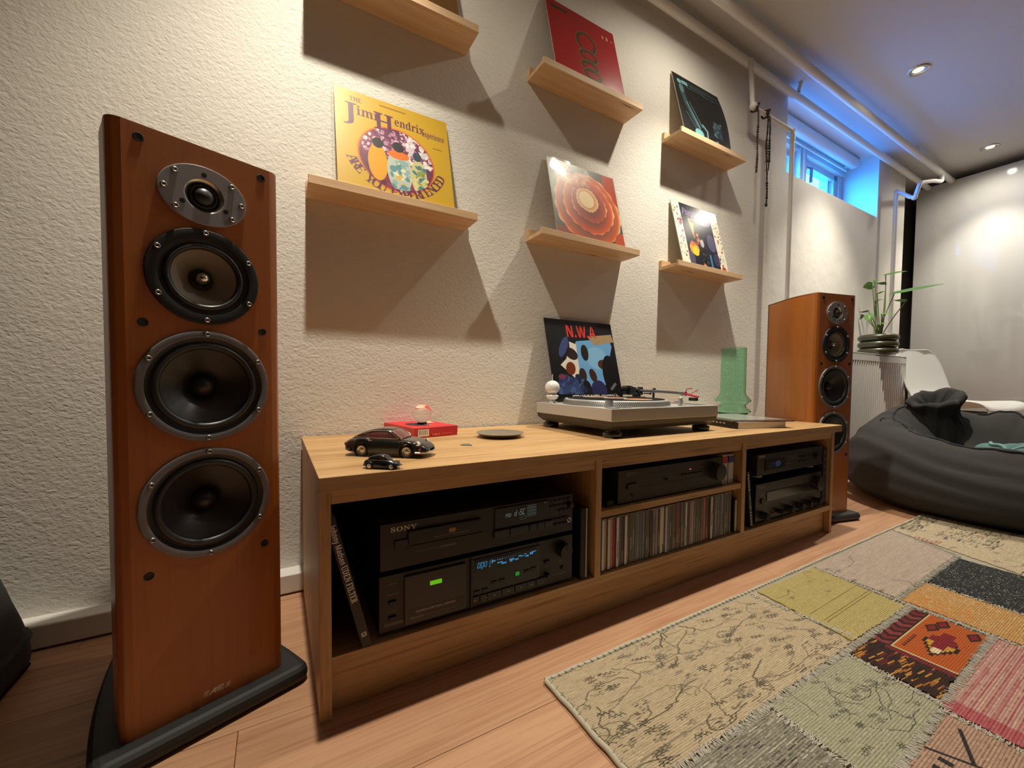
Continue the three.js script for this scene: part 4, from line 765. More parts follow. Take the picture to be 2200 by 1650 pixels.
  mesh('disc', lathe([[0.1475, 0], [0.1505, 0.0006], [0.1505, 0.0012], [0.1475, 0.0018], [0.052, 0.0018], [0.0036, 0.0019]], 96), phys([0.012, 0.012, 0.012], 0.95, { specularIntensity: 0.25 }), r);
  const disc = (rad, x, z, y, m) => cyl(rad, rad, 0.0003, x, y, z, 'y', 48);
  mesh('label', disc(0.0365, 0, 0, 0.0019), std([0.75, 0.70, 0.62], 0.6), r).userData.label = 'cream ring of the label';
  mesh('label_centre', disc(0.030, 0, 0, 0.0021), std([0.62, 0.22, 0.10], 0.6), r);
  for (const z of [0.095, -0.095]) { mesh('disc_print_edge', disc(0.0415, 0, z, 0.0019), std([0.75, 0.62, 0.50], 0.6), r); mesh('disc_print', disc(0.037, 0, z, 0.0021), std([0.66, 0.27, 0.10], 0.6), r); }
}
{ // white bobble figure on the back corner of the turntable
  const t = thing('bobble_figure', 'small white round-headed bobble figure with antenna on the turntable corner', 'figurine', [0.7265, 0.4755, 0.112], 0.35);
  mesh('head', [sphere(0.0245, 0, 0.0505, 0, 1, 0.93, 1, 36)], M.white, t);
  mesh('antenna', [cyl(0.0013, 0.0010, 0.020, 0, 0.0715, 0, 'y', 10), sphere(0.0016, 0, 0.0915, 0)], M.white, t);
  mesh('eye', sphere(0.0017, -0.0085, 0.0525, 0.0222, 0.7, 1.5, 0.6, 12), M.black, t); mesh('eye', sphere(0.0017, 0.0085, 0.0525, 0.0222, 0.7, 1.5, 0.6, 12), M.black, t);
  mesh('body', [lathe([[0, 0.0095], [0.0085, 0.010], [0.0165, 0.0135], [0.0205, 0.0195], [0.0200, 0.0250], [0.0150, 0.0262], [0.0145, 0.032], [0, 0.033]], 36)], M.white, t);
  for (const s of [-1, 1]) { mesh('leg', [cyl(0.0030, 0.0030, 0.012, s * 0.0095, 0.0025, 0, 'y', 14)], M.white, t); mesh('shoe', [sphere(0.0062, s * 0.0105, 0.0022, 0.004, 1, 0.36, 1.35, 18)], M.white, t); }
}
// ------------------------------------------------------------------ glass ball on a red box, dish, plectrum
{
  const t = thing('card_box', 'flat red card box with a barcode on its front side', 'box', [0.247, H, 0.177], 0.2);
  const w = 0.132, h = 0.0265, d = 0.185, red = [0.60, 0.035, 0.045];
  mesh('box', span(0, w, 0, h, -d, 0, 0.0012), std(red, 0.35), t);
  mesh('lid_edge', span(-0.0006, w + 0.0006, h - 0.0185, h + 0.0006, -d - 0.0006, 0.0006, 0.0012), std(red, 0.33), t);
  const code = canvasTex(128, 96, (x) => { x.fillStyle = '#efe8d8'; x.fillRect(0, 0, 128, 96); x.fillStyle = '#1c1a18'; let p = 14; for (let i = 0; p < 112; i++) { const k = 1 + Math.floor(hash(i, 3, 9) * 4); if (i % 2 === 0) x.fillRect(p, 12, k, 64); p += k + 1; } });
  mesh('barcode_label', new THREE.PlaneGeometry(0.032, 0.0185).translate(0.026, 0.0135, 0.001), std(0xffffff, 0.6, { map: code }), t);
  const fr = canvasTex(256, 48, (x) => { x.fillStyle = '#cf2b2f'; x.fillRect(0, 0, 256, 48); word(x, '1. gr. 2', 6, 36, 28, '#f0b9a4', 'sans-serif', 0.9); bars(x, [[108, 22, 130, 4]], '#dd7a70'); });
  mesh('front_print', new THREE.PlaneGeometry(0.070, 0.011).translate(0.086, 0.0085, 0.0009), std(0xffffff, 0.4, { map: fr }), t);
  const sd = canvasTex(256, 32, (x) => { x.fillStyle = '#cf2b2f'; x.fillRect(0, 0, 256, 32); x.fillStyle = '#d8a02c'; for (let i = 0, p = 8; p < 240; i++) { const k = 6 + hash(i, 1, 2) * 9; if (i % 6 !== 5) x.fillRect(p, 6, k, 20); p += k + 3; } });
  mesh('side_print', new THREE.PlaneGeometry(0.145, 0.011).rotateY(-Math.PI / 2).translate(-0.001, 0.0125, -0.085), std(0xffffff, 0.4, { map: sd }), t);
  const top = canvasTex(256, 256, (x) => { x.fillStyle = '#d83336'; x.fillRect(0, 0, 256, 256); blob(x, 96, 150, 64, 62, '#3a2530', 0.5); blob(x, 150, 166, 26, 18, '#e0a070'); blob(x, 190, 96, 48, 30, '#e9a890', 0.6); blob(x, 216, 60, 34, 40, '#eccab0'); });
  mesh('lid_print', new THREE.PlaneGeometry(w - 0.01, d - 0.012).rotateX(-Math.PI / 2).translate(w / 2, h + 0.0009, -d / 2), std(0xffffff, 0.75, { map: top }), t);
  const by = H + h + 0.0011;
  const g = thing('glass_ball', 'clear solid glass ball resting on the flat red box', 'ball', [0.2965, by, 0.085]);
  mesh('ball', sphere(0.0265, 0, 0.0300, 0, 1, 1, 1, 64), phys([1, 1, 1], 0.0, { transmission: 1, thickness: 0.05, ior: 1.46, attenuationColor: rgb(0.9, 0.92, 0.88), attenuationDistance: 0.3 }), g);
  mesh('stand', new THREE.TorusGeometry(0.0115, 0.0027, 10, 32).rotateX(Math.PI / 2).translate(0, 0.0027, 0), M.dark, g);
}
{
  const t = thing('metal_dish', 'shallow round steel dish lying on the oak bench', 'dish', [0.464, H, 0.238]);
  mesh('dish', lathe([[0, 0], [0.036, 0.0002], [0.055, 0.0050], [0.0645, 0.0118], [0.0640, 0.0126], [0.054, 0.0066], [0.035, 0.0022], [0, 0.0018]], 72), std([0.66, 0.64, 0.58], 0.3, { metalness: 1 }), t);
  const p = thing('plectrum', 'small grey-green plectrum on the bench in front of the steel dish', 'plectrum', [0.327, H, 0.330], 0.5);
  const s = new THREE.Shape(); s.moveTo(0, -0.015); s.bezierCurveTo(0.009, -0.006, 0.016, 0.006, 0.011, 0.0115); s.bezierCurveTo(0.006, 0.0145, -0.006, 0.0145, -0.011, 0.0115); s.bezierCurveTo(-0.016, 0.006, -0.009, -0.006, 0, -0.015);
  mesh('plate', outline(s, 0.0012, 0.0003).rotateX(-Math.PI / 2), std([0.07, 0.10, 0.085], 0.35), p);
  mesh('print', new THREE.CircleGeometry(0.004, 20).rotateX(-Math.PI / 2).translate(0, 0.00125, -0.003), std([0.20, 0.24, 0.20], 0.5), p);
}
// ------------------------------------------------------------------ vase, book and magazines
{
  const m1 = thing('magazine', 'pale thin magazine lying under the green vase', 'magazine', [1.628, H, 0.165], -0.25);
  mesh('cover', [box(0.215, 0.0012, 0.29, 0, 0.0062, 0, 0.0004), box(0.215, 0.0010, 0.29, 0, 0, 0, 0.0004)], std([0.62, 0.60, 0.52], 0.3), m1);
  mesh('pages', [box(0.213, 0.0052, 0.287, 0.0005, 0.001, 0)], paper, m1);
  const v = thing('vase', 'tall green glass vase with two flared rings near its foot', 'vase', [1.662, H + 0.0076, 0.152]);
  const prof = [[0.050, 0.293], [0.050, 0.110], [0.0505, 0.098], [0.055, 0.090], [0.0690, 0.073], [0.0715, 0.068], [0.0690, 0.063], [0.054, 0.050], [0.0505, 0.045], [0.054, 0.040], [0.0695, 0.0260], [0.0715, 0.0215], [0.0690, 0.0175], [0.050, 0.0030], [0.046, 0.0]];
  const outer = prof.slice().reverse(), inner = prof.slice(0, -2).map(([r, y]) => [r - 0.0028, Math.max(y, 0.004)]);
  const g = lathe([[0, 0], ...outer, [0.0493, 0.2946], ...inner, [0.045, 0.005], [0, 0.005]], 72);
  mesh('body', g, phys([0.80, 1, 0.88], 0.04, { transmission: 1, thickness: 0.01, ior: 1.42, attenuationColor: rgb(0.30, 0.66, 0.46), attenuationDistance: 0.015 }), v);
  const b = thing('book', 'thick paperback with black spine lying flat beside the turntable', 'book', [1.25, H, 0.424], -0.25);
  const bw = 0.205, bd = 0.27;
  mesh('pages', [span(0.003, bw - 0.002, 0.0018, 0.0205, -bd + 0.003, -0.002)], std([0.84, 0.81, 0.79], 0.9), b);
  mesh('cover', [span(0, bw, 0, 0.0018, -bd, 0, 0.0005), span(0, bw, 0.0205, 0.0223, -bd, 0, 0.0005)], std([0.60, 0.58, 0.56], 0.25), b);
  mesh('spine', [span(-0.0012, 0.0022, 0, 0.0223, -bd, 0, 0.0008)], std([0.022, 0.02, 0.02], 0.35), b);
  const tx = canvasTex(256, 24, (x) => { x.fillStyle = '#191717'; x.fillRect(0, 0, 256, 24); for (let i = 0; i < 6; i++) bars(x, [[120 + i * 16, 5, 9, 5]], '#d8cfc4'); bars(x, [[10, 6, 12, 12], [30, 12, 70, 3]], '#a99f8f'); });
  mesh('spine_print', new THREE.PlaneGeometry(bd - 0.01, 0.019).rotateY(-Math.PI / 2).translate(-0.0015, 0.0112, -bd / 2), std(0xffffff, 0.4, { map: tx }), b);
  const m2 = thing('magazine', 'dark-covered magazine lying on the thick paperback, its corner over the bench', 'magazine', [1.405, H + 0.0224, 0.318], -0.36);
  mesh('cover', [box(0.235, 0.0010, 0.285, 0, 0.0036, 0, 0.0003), box(0.235, 0.0008, 0.285, 0, 0, 0, 0.0003)], std([0.10, 0.085, 0.085], 0.18), m2);
  mesh('pages', [box(0.233, 0.0028, 0.283, 0, 0.0008, 0)], std([0.40, 0.25, 0.24], 0.7), m2);
  mesh('cover_picture', new THREE.PlaneGeometry(0.19, 0.24).rotateX(-Math.PI / 2).translate(0.01, 0.0048, 0), std([0.42, 0.40, 0.38], 0.15), m2);
}
// ------------------------------------------------------------------ model cars
// cross-sections along the length: [x, half width, bottom, shoulder height]
function carShell(st, n = 22, pw = 2.6) {
  return grid(n, st.length - 1, (u, v) => {
    const k = Math.round(v * (st.length - 1)), [x, hw, y0, y1] = st[k], a = Math.PI * (1 - u) * 1.0;
    const c = Math.cos(a), s = Math.sin(a), e = 2 / pw;
    return [x, y0 + (y1 - y0) * Math.pow(Math.abs(s), e * 0.72), hw * Math.sign(c) * Math.pow(Math.abs(c), e * 0.55)];
  });
}
function smoothStations(key, n) {                          // Catmull-Rom through the key sections
  const out = [];
  for (let i = 0; i <= n; i++) {
    const f = i / n * (key.length - 1), k = Math.min(key.length - 2, Math.floor(f)), t = f - k, g = (j, c) => key[Math.max(0, Math.min(key.length - 1, j))][c];
    out.push([0, 1, 2, 3].map((c) => { const p0 = g(k - 1, c), p1 = g(k, c), p2 = g(k + 1, c), p3 = g(k + 2, c); return 0.5 * (2 * p1 + (p2 - p0) * t + (2 * p0 - 5 * p1 + 4 * p2 - p3) * t * t + (3 * p1 - p0 - 3 * p2 + p3) * t * t * t); }));
  }
  return out;
}
function wheel(parent, x, y, z, r, w, side, rimMat, tyreMat) {
  const g = group('wheel', parent); g.position.set(x, y, z); if (side < 0) g.rotation.y = Math.PI;
  mesh('tyre', latheZ([[r * 0.62, -w / 2], [r * 0.95, -w / 2], [r, -w * 0.3], [r, w * 0.3], [r * 0.95, w / 2], [r * 0.66, w / 2]], 36), tyreMat, g);
  mesh('rim', [latheZ([[r * 0.67, w * 0.46], [r * 0.62, w * 0.50], [r * 0.58, w * 0.30], [r * 0.34, w * 0.22], [r * 0.30, w * 0.36], [r * 0.12, w * 0.46], [0, w * 0.47]], 30)], rimMat, g);
  const holes = []; for (let i = 0; i < 8; i++) { const a = i * Math.PI / 4; holes.push(cyl(r * 0.055, r * 0.055, w * 0.03, r * 0.47 * Math.cos(a), r * 0.47 * Math.sin(a), w * 0.25, 'z', 8)); }
  mesh('rim_hole', holes, M.dark, g);
  return g;
}
{
  const paint = phys([0.013, 0.015, 0.014], 0.24, { clearcoat: 1, clearcoatRoughness: 0.08 });
  const glass = phys([0.24, 0.095, 0.09], 0.06, { clearcoat: 1, clearcoatRoughness: 0.03 });
  const L = 0.174, t = thing('model_car', 'large black model coupe with chrome trim and red interior on the bench', 'model car', [0.1405, H, 0.3705], -0.675);
  const hw = 0.0335;
  const body = smoothStations([[-0.0865, 0.021, 0.0165, 0.0235], [-0.082, 0.027, 0.0125, 0.0300], [-0.070, 0.0315, 0.0095, 0.0350], [-0.050, hw, 0.0085, 0.0385], [-0.020, hw * 0.985, 0.0075, 0.0385], [0.010, hw * 0.97, 0.0075, 0.0375], [0.035, hw, 0.0085, 0.0358], [0.058, hw * 0.99, 0.0095, 0.0325], [0.074, 0.0305, 0.0105, 0.0272], [0.083, 0.026, 0.0115, 0.0215], [0.0875, 0.018, 0.0130, 0.0165]], 150);
  for (const s of body) for (const [x, r] of [[-0.0455, 0.0132], [0.0475, 0.0130]]) { const d = Math.abs(s[0] - x), R = r * 1.14; if (d < R) s[2] = Math.max(s[2], r + Math.sqrt(R * R - d * d)); }
  mesh('body', [carShell(body, 30, 3.0), grid(1, body.length - 1, (u, v) => { const s = body[Math.round(v * (body.length - 1))]; return [s[0], s[2], (u - 0.5) * 2 * s[1]]; })], paint, t);
  const cab = smoothStations([[-0.074, 0.018, 0.030, 0.0345], [-0.058, 0.0245, 0.034, 0.0430], [-0.040, 0.0265, 0.035, 0.0500], [-0.018, 0.0272, 0.035, 0.0545], [0.002, 0.0270, 0.035, 0.0548], [0.014, 0.0262, 0.035, 0.0520], [0.024, 0.0262, 0.034, 0.0455], [0.035, 0.0262, 0.033, 0.0370]], 30);
  mesh('windows', carShell(cab, 26, 2.8), glass, t);
  const cap = cab.filter((s) => s[0] < 0.0135);
  mesh('roof', [grid(14, cap.length - 1, (u, v) => { const k = Math.round(v * (cap.length - 1)), [x, w, y0, y1] = cap[k], a = Math.PI * (0.5 + (0.5 - u) * (k < 8 ? 0.92 - k * 0.02 : 0.60)); const c = Math.cos(a), s = Math.sin(a); return [x, y0 + (y1 - y0) * Math.pow(Math.abs(s), 0.514) + 0.0005, w * 1.012 * Math.sign(c) * Math.pow(Math.abs(c), 0.393)]; })], paint, t);
  const surf = (x, f) => { let k = 0; while (k < cab.length - 2 && cab[k + 1][0] < x) k++; const s = cab[k], a = Math.acos(clamp01(f)); void a; return [s, f]; };
  void surf;
  for (const s of [-1, 1]) {
    mesh('pillar', [tube([[0.0325, 0.0375, s * 0.0264], [0.0225, 0.0455, s * 0.0251], [0.0130, 0.0518, s * 0.0225]], 0.0010, 12, 8)], M.chrome, t).userData.label = 'chrome windscreen edge';
    mesh('window_trim', [tube([[-0.060, 0.0385, s * 0.0271], [-0.035, 0.0378, s * 0.0283], [0.000, 0.0372, s * 0.0286], [0.0295, 0.0366, s * 0.0277]], 0.0006, 20, 6), tube([[-0.0295, 0.0380, s * 0.0285], [-0.0290, 0.0505, s * 0.0254]], 0.0008, 4, 6), tube([[0.0085, 0.0373, s * 0.0285], [0.0080, 0.0490, s * 0.0259]], 0.0006, 4, 6), tube([[-0.062, 0.0395, s * 0.0267], [-0.045, 0.0465, s * 0.0261], [-0.0295, 0.0502, s * 0.0256], [-0.005, 0.0514, s * 0.0253], [0.011, 0.0500, s * 0.0252], [0.0285, 0.0372, s * 0.0277]], 0.0006, 26, 6)], M.chrome, t);
    mesh('door_handle', [box(0.0075, 0.0013, 0.0016, -0.0265, 0.0325, s * 0.0338, 0.0005), sphere(0.001, -0.0295, 0.0333, s * 0.0340)], M.chrome, t);
    for (const [x, r] of [[-0.0455, 0.0132], [0.0475, 0.0130]]) {
      wheel(t, x, r, s * 0.0285, r, 0.0085, s, M.rimSilver, M.rubber);
      const arch = mesh('wheel_arch', [latheZ([[r * 1.17, -0.0030], [r * 1.18, -0.0006], [r * 1.13, -0.0004], [r * 1.12, -0.004]], 30)], paint, t); arch.position.set(x, r + 0.0004, s * 0.0330); arch.scale.z = s;
    }
    const hl = group('headlight', t); hl.position.set(0.0685, 0.0275, s * 0.0243); hl.rotation.set(0, -s * 0.16, 0.62);
    mesh('ring', [cyl(0.0064, 0.0060, 0.006, -0.004, 0, 0, 'x', 24)], M.chrome, hl); mesh('lens', sphere(0.0054, 0.0008, 0, 0, 0.45, 1, 1, 20), phys([0.75, 0.77, 0.78], 0.08, { clearcoat: 1 }), hl);
    mesh('indicator', [box(0.011, 0.0042, 0.0032, 0.0705, 0.0150, s * 0.0295, 0.0012).rotateY(0)], phys([0.45, 0.07, 0.03], 0.2, { clearcoat: 1 }), t).rotation.y = 0;
    mesh('tail_light', box(0.0030, 0.0058, 0.0090, -0.0845, 0.0205, s * 0.0205, 0.0012), phys([0.22, 0.03, 0.02], 0.2, { clearcoat: 1 }), t);
    mesh('bumper_horn', [sphere(0.0028, 0.0865, 0.0135, s * 0.0140, 0.9, 1.5, 0.9, 16)], M.chrome, t);
  }
  mesh('bumper', [tube([[0.066, 0.0112, 0.0332], [0.077, 0.0112, 0.0295], [0.0855, 0.0112, 0.018], [0.0875, 0.0112, 0], [0.0855, 0.0112, -0.018], [0.077, 0.0112, -0.0295], [0.066, 0.0112, -0.0332]], 0.0021, 40, 10)], M.chrome, t);
  mesh('rear_bumper', [tube([[-0.068, 0.0140, 0.0325], [-0.079, 0.0140, 0.0285], [-0.0855, 0.0140, 0.015], [-0.087, 0.0140, 0], [-0.0855, 0.0140, -0.015], [-0.079, 0.0140, -0.0285], [-0.068, 0.0140, -0.0325]], 0.0024, 40, 10)], paint, t);
  mesh('sill', [box(0.062, 0.0030, 0.0020, 0.001, 0.0065, 0.0322, 0.0008), box(0.062, 0.0030, 0.0020, 0.001, 0.0065, -0.0322, 0.0008)], M.black, t);
  mesh('wing_mirror', [sphere(0.0024, 0.0262, 0.0400, -0.0315, 0.7, 1, 1, 14), cyl(0.0006, 0.0006, 0.004, 0.0262, 0.0362, -0.0305, 'y', 6)], M.chrome, t);
  mesh('wiper', [tube([[0.031, 0.0395, -0.012], [0.0300, 0.0405, 0.000], [0.0315, 0.0392, 0.010]], 0.0004, 8, 5), tube([[0.033, 0.0380, 0.020], [0.031, 0.0392, 0.014], [0.030, 0.0400, 0.004]], 0.0004, 8, 5)], M.chrome, t);
  mesh('marker_lamp', sphere(0.0009, 0.040, 0.0300, 0.0331), M.chrome, t);
}
{
  const paint = phys([0.009, 0.011, 0.016], 0.22, { clearcoat: 1, clearcoatRoughness: 0.08 }), glass = phys([0.07, 0.075, 0.07], 0.05, { clearcoat: 1 });
  const t = thing('model_car', 'tiny black rounded model car with white wheels in front of the larger one', 'model car', [0.0985, H, 0.4925], -0.66);
  const body = smoothStations([[-0.0325, 0.004, 0.006, 0.0085], [-0.031, 0.0068, 0.0045, 0.0125], [-0.026, 0.0088, 0.0035, 0.0155], [-0.016, 0.0100, 0.003, 0.0160], [0.000, 0.0104, 0.003, 0.0155], [0.012, 0.0100, 0.003, 0.0152], [0.022, 0.0080, 0.0035, 0.0135], [0.028, 0.0058, 0.0045, 0.0105], [0.031, 0.0030, 0.006, 0.0075]], 34);
  mesh('body', carShell(body, 24, 2.5), paint, t);
  const cab = smoothStations([[-0.029, 0.0040, 0.010, 0.0130], [-0.022, 0.0078, 0.013, 0.0192], [-0.013, 0.0090, 0.014, 0.0232], [-0.003, 0.0092, 0.014, 0.0245], [0.005, 0.0090, 0.014, 0.0232], [0.0105, 0.0086, 0.014, 0.0195], [0.0135, 0.0082, 0.0135, 0.0155]], 26);
  mesh('roof', carShell(cab, 22, 2.6), paint, t);
  for (const s of [-1, 1]) {
    mesh('side_window', [outline([[-0.0145, 0], [-0.0050, 0], [-0.0050, 0.0052], [-0.0115, 0.0048]], 0.0006, 0.0001).translate(0, 0.0160, s * 0.0086 - 0.0003), outline([[-0.0038, 0], [0.0080, 0], [0.0050, 0.0052], [-0.0038, 0.0054]], 0.0006, 0.0001).translate(0, 0.0160, s * 0.0088 - 0.0003)], glass, t);
    for (const [x, r] of [[-0.0195, 0.0056], [0.0195, 0.0056]]) {
      const w = group('wheel', t); w.position.set(x, r, s * 0.0095); if (s < 0) w.rotation.y = Math.PI;
      mesh('tyre', latheZ([[0.0035, -0.0018], [0.0052, -0.0018], [0.0056, 0], [0.0052, 0.0018], [0.0038, 0.0018]], 28), M.rubber, w);
      mesh('hubcap', latheZ([[0.0040, 0.0016], [0.0034, 0.0023], [0.0018, 0.0027], [0, 0.0028]], 24), std([0.72, 0.70, 0.66], 0.25, { metalness: 0.5 }), w);
      mesh('wing', [grid(14, 6, (u, v) => { const a = Math.PI * (0.02 + 0.96 * u), b = (v - 0.2) * 1.6, R = 0.0078 * Math.cos(b * 0.75); return [x + R * Math.cos(a) * 1.12, 0.0052 + R * Math.sin(a) * 1.0, s * (0.0088 + 0.0030 * Math.sin(b))]; }, s < 0)], paint, t);
    }
    mesh('headlight', [sphere(0.0019, 0.0262, 0.0118, s * 0.0078, 0.8, 1, 1, 14)], M.chrome, t);
    mesh('running_board', box(0.026, 0.0012, 0.0022, 0, 0.0040, s * 0.0108, 0.0005), M.black, t);
    mesh('belt_trim', tube([[-0.026, 0.0152, s * 0.0082], [-0.010, 0.0156, s * 0.0098], [0.008, 0.0154, s * 0.0100], [0.020, 0.0140, s * 0.0082]], 0.00028, 18, 5), M.chrome, t);
  }
  mesh('windscreen', [grid(6, 4, (u, v) => [0.0140 - 0.0062 * v - 0.0012 * Math.pow(2 * u - 1, 2), 0.0160 + 0.0058 * v, (u - 0.5) * (0.0150 - 0.002 * v)])], glass, t);
  mesh('bonnet_trim', tube([[0.014, 0.0156, 0], [0.022, 0.0140, 0], [0.0282, 0.0107, 0]], 0.0004, 12, 6), M.chrome, t);
  mesh('bumper', [tube([[0.029, 0.0058, 0.0095], [0.0325, 0.0058, 0.005], [0.0330, 0.0058, -0.005], [0.029, 0.0058, -0.0095]], 0.0009, 16, 8), tube([[-0.030, 0.0062, 0.0095], [-0.0335, 0.0062, 0.005], [-0.0335, 0.0062, -0.005], [-0.030, 0.0062, -0.0095]], 0.0009, 16, 8)], M.chrome, t);
}
// ------------------------------------------------------------------ radiator with plant
{
  const x0 = 2.36, x1 = 3.607, y0 = 0.16, y1 = 0.731, t = thing('radiator', 'white panel radiator with fine vertical flutes below the basement window', 'radiator');
  const n = 39, sheet = grid(n * 8, 1, (u, v) => { const k = (u * n) % 1, d = sstep(0.12, 0.32, k) * (1 - sstep(0.68, 0.88, k)); return [x0 + 0.012 + u * (x1 - x0 - 0.024), y0 + 0.03 + v * (y1 - y0 - 0.075), 0.150 + 0.008 * d]; });
  mesh('front_panel', [sheet, span(x0 + 0.004, x1 - 0.004, y1 - 0.047, y1 - 0.010, 0.140, 0.1585, 0.003), span(x0 + 0.004, x1 - 0.004, y0, y0 + 0.034, 0.140, 0.1585, 0.003), span(x0 + 0.004, x1 - 0.004, y0, y1 - 0.01, 0.136, 0.146)], M.paint, t);
  mesh('side_panel', [span(x1 - 0.004, x1, y0 + 0.01, y1, 0.04, 0.160, 0.0015)], M.paint, t); mesh('side_panel', [span(x0, x0 + 0.004, y0 + 0.01, y1, 0.04, 0.160, 0.0015)], M.paint, t);
  const bars2 = [span(x0, x1, y1 - 0.004, y1, 0.146, 0.160, 0.001), span(x0, x1, y1 - 0.004, y1, 0.040, 0.052, 0.001)];
  for (let i = 0; i < 60; i++) bars2.push(span(x0 + 0.01 + i * 0.0206, x0 + 0.0225 + i * 0.0206, y1 - 0.006, y1 - 0.001, 0.050, 0.148));
  mesh('top_grille', bars2, M.paint, t);
  mesh('back_panel', span(x0 + 0.01, x1 - 0.01, y0, y1 - 0.02, 0.050, 0.062), M.paint, t);
  mesh('valve', [cyl(0.013, 0.013, 0.035, 3.0, 0.118, 0.10, 'y', 20), cyl(0.010, 0.010, 0.05, 3.0, 0.118, 0.10, 'y', 16), sphere(0.016, 3.0, 0.137, 0.108)], M.chrome, t);
  mesh('bracket', [span(2.6, 2.63, 0.3, 0.34, 0.0, 0.052), span(3.4, 3.43, 0.3, 0.34, 0.0, 0.052)], M.paint, t);
}
{
  const px = 3.25, pz = 0.122, py = 0.7315, t = thing('potted_plant', 'slender arrow-leaved plant in an olive pot of three stacked rings on the radiator', 'plant', [px, py, pz]);
  const rings = [[0.0, 0]]; for (let k = 0; k < 3; k++) for (let i = 0; i <= 12; i++) { const a = -Math.PI / 2 + Math.PI * i / 12; rings.push([0.080 + 0.021 * Math.cos(a), 0.0215 + k * 0.0425 + 0.0212 * Math.sin(a)]); }
  rings.push([0.070, 0.126], [0.068, 0.112], [0, 0.112]);
  mesh('pot', lathe(rings, 56), phys([0.040, 0.038, 0.016], 0.35, { clearcoat: 0.4, clearcoatRoughness: 0.3 }), t);
  mesh('soil', cyl(0.067, 0.067, 0.004, 0, 0.113, 0, 'y', 28), std([0.03, 0.022, 0.015], 0.95), t);
  const green = [std([0.085, 0.20, 0.035], 0.45), std([0.055, 0.145, 0.035], 0.45), std([0.13, 0.27, 0.05], 0.45)], stemM = std([0.13, 0.19, 0.06], 0.55);
  const leaf = (a, b, wd, roll, m, sag = 0.006) => {
    const A = V3(...a), B = V3(...b), d = B.clone().sub(A), s = V3(1, 0, 0).applyAxisAngle(d.clone().normalize(), roll), up = s.clone().cross(d).normalize();
    const f = (lift) => (u, v) => { const w = wd * Math.pow(Math.sin(Math.PI * Math.pow(0.06 + 0.94 * v, 0.62)), 0.85), k = (u - 0.5) * 2; const lobe = v < 0.12 ? (0.12 - v) * 0.9 * Math.abs(k) * d.length() : 0; const p = A.clone().addScaledVector(d, v - lobe / d.length()).addScaledVector(s, k * w / 2).addScaledVector(up, Math.abs(k) * w * 0.14 - sag * Math.sin(Math.PI * v) + lift); return p.toArray(); };
    return [grid(8, 14, f(0)), grid(8, 14, f(-0.0006), true)];
  };
  const dx = (k) => [0.02, -0.03, 0.04, -0.01, 0.01, -0.04, 0.03, 0.015, -0.02, -0.05, 0.02, 0.035, -0.03][k];
  // [base y, base z, tip y, tip z, width, roll, stem sway]
  [[1.240, 0.140, 1.236, 0.241, 0.05, 0.35, 0.02], [1.113, 0.205, 1.116, 0.420, 0.085, 0.30, 0.02], [1.200, 0.078, 1.228, 0.088, 0.03, 1.2, -0.01], [1.176, 0.086, 1.172, 0.038, 0.06, 0.8, -0.02], [1.178, 0.146, 1.190, 0.098, 0.04, 0.3, 0.015],
    [1.116, 0.120, 1.118, 0.168, 0.045, 0.1, 0], [1.058, 0.240, 1.073, 0.176, 0.045, 0.25, 0.02], [1.080, 0.095, 1.078, 0.138, 0.03, 0.1, -0.01], [0.991, 0.140, 0.972, 0.208, 0.04, 0.15, 0.01], [0.989, 0.085, 0.938, 0.105, 0.055, 1.0, -0.01], [1.019, 0.060, 1.022, 0.008, 0.03, 0.2, -0.02], [1.000, 0.028, 0.975, 0.004, 0.03, 0.3, -0.03], [0.925, 0.128, 0.921, 0.174, 0.035, 0.2, 0.01]].forEach(([y0, z0, y1, z1, w, roll, sway], k) => {
    const a = [dx(k), y0 - py, z0 - pz], b = [dx(k) * 1.4, y1 - py, z1 - pz], r0 = [rnd(-0.012, 0.012), 0.115, rnd(-0.008, 0.02)];
    const midp = [(a[0] + r0[0]) / 2, r0[1] + (a[1] - r0[1]) * 0.45, r0[2] + (a[2] - r0[2]) * 0.30 + sway * 0.4];
    const s = mesh('stem', tube([r0, midp, a], 0.0026, 16, 7), stemM, t); void s;
    mesh('leaf', leaf(a, b, w, roll, 0), green[k % 3], t);
  });
  mesh('leaf_base', Array.from({ length: 6 }, (_, i) => { const a = i * 1.05; return tube([[0.008 * Math.cos(a), 0.114, 0.008 * Math.sin(a)], [0.014 * Math.cos(a), 0.15, 0.014 * Math.sin(a)], [0.020 * Math.cos(a), 0.19, 0.022 * Math.sin(a)]], 0.0045, 8, 7); }), std([0.17, 0.25, 0.08], 0.5), t);
}
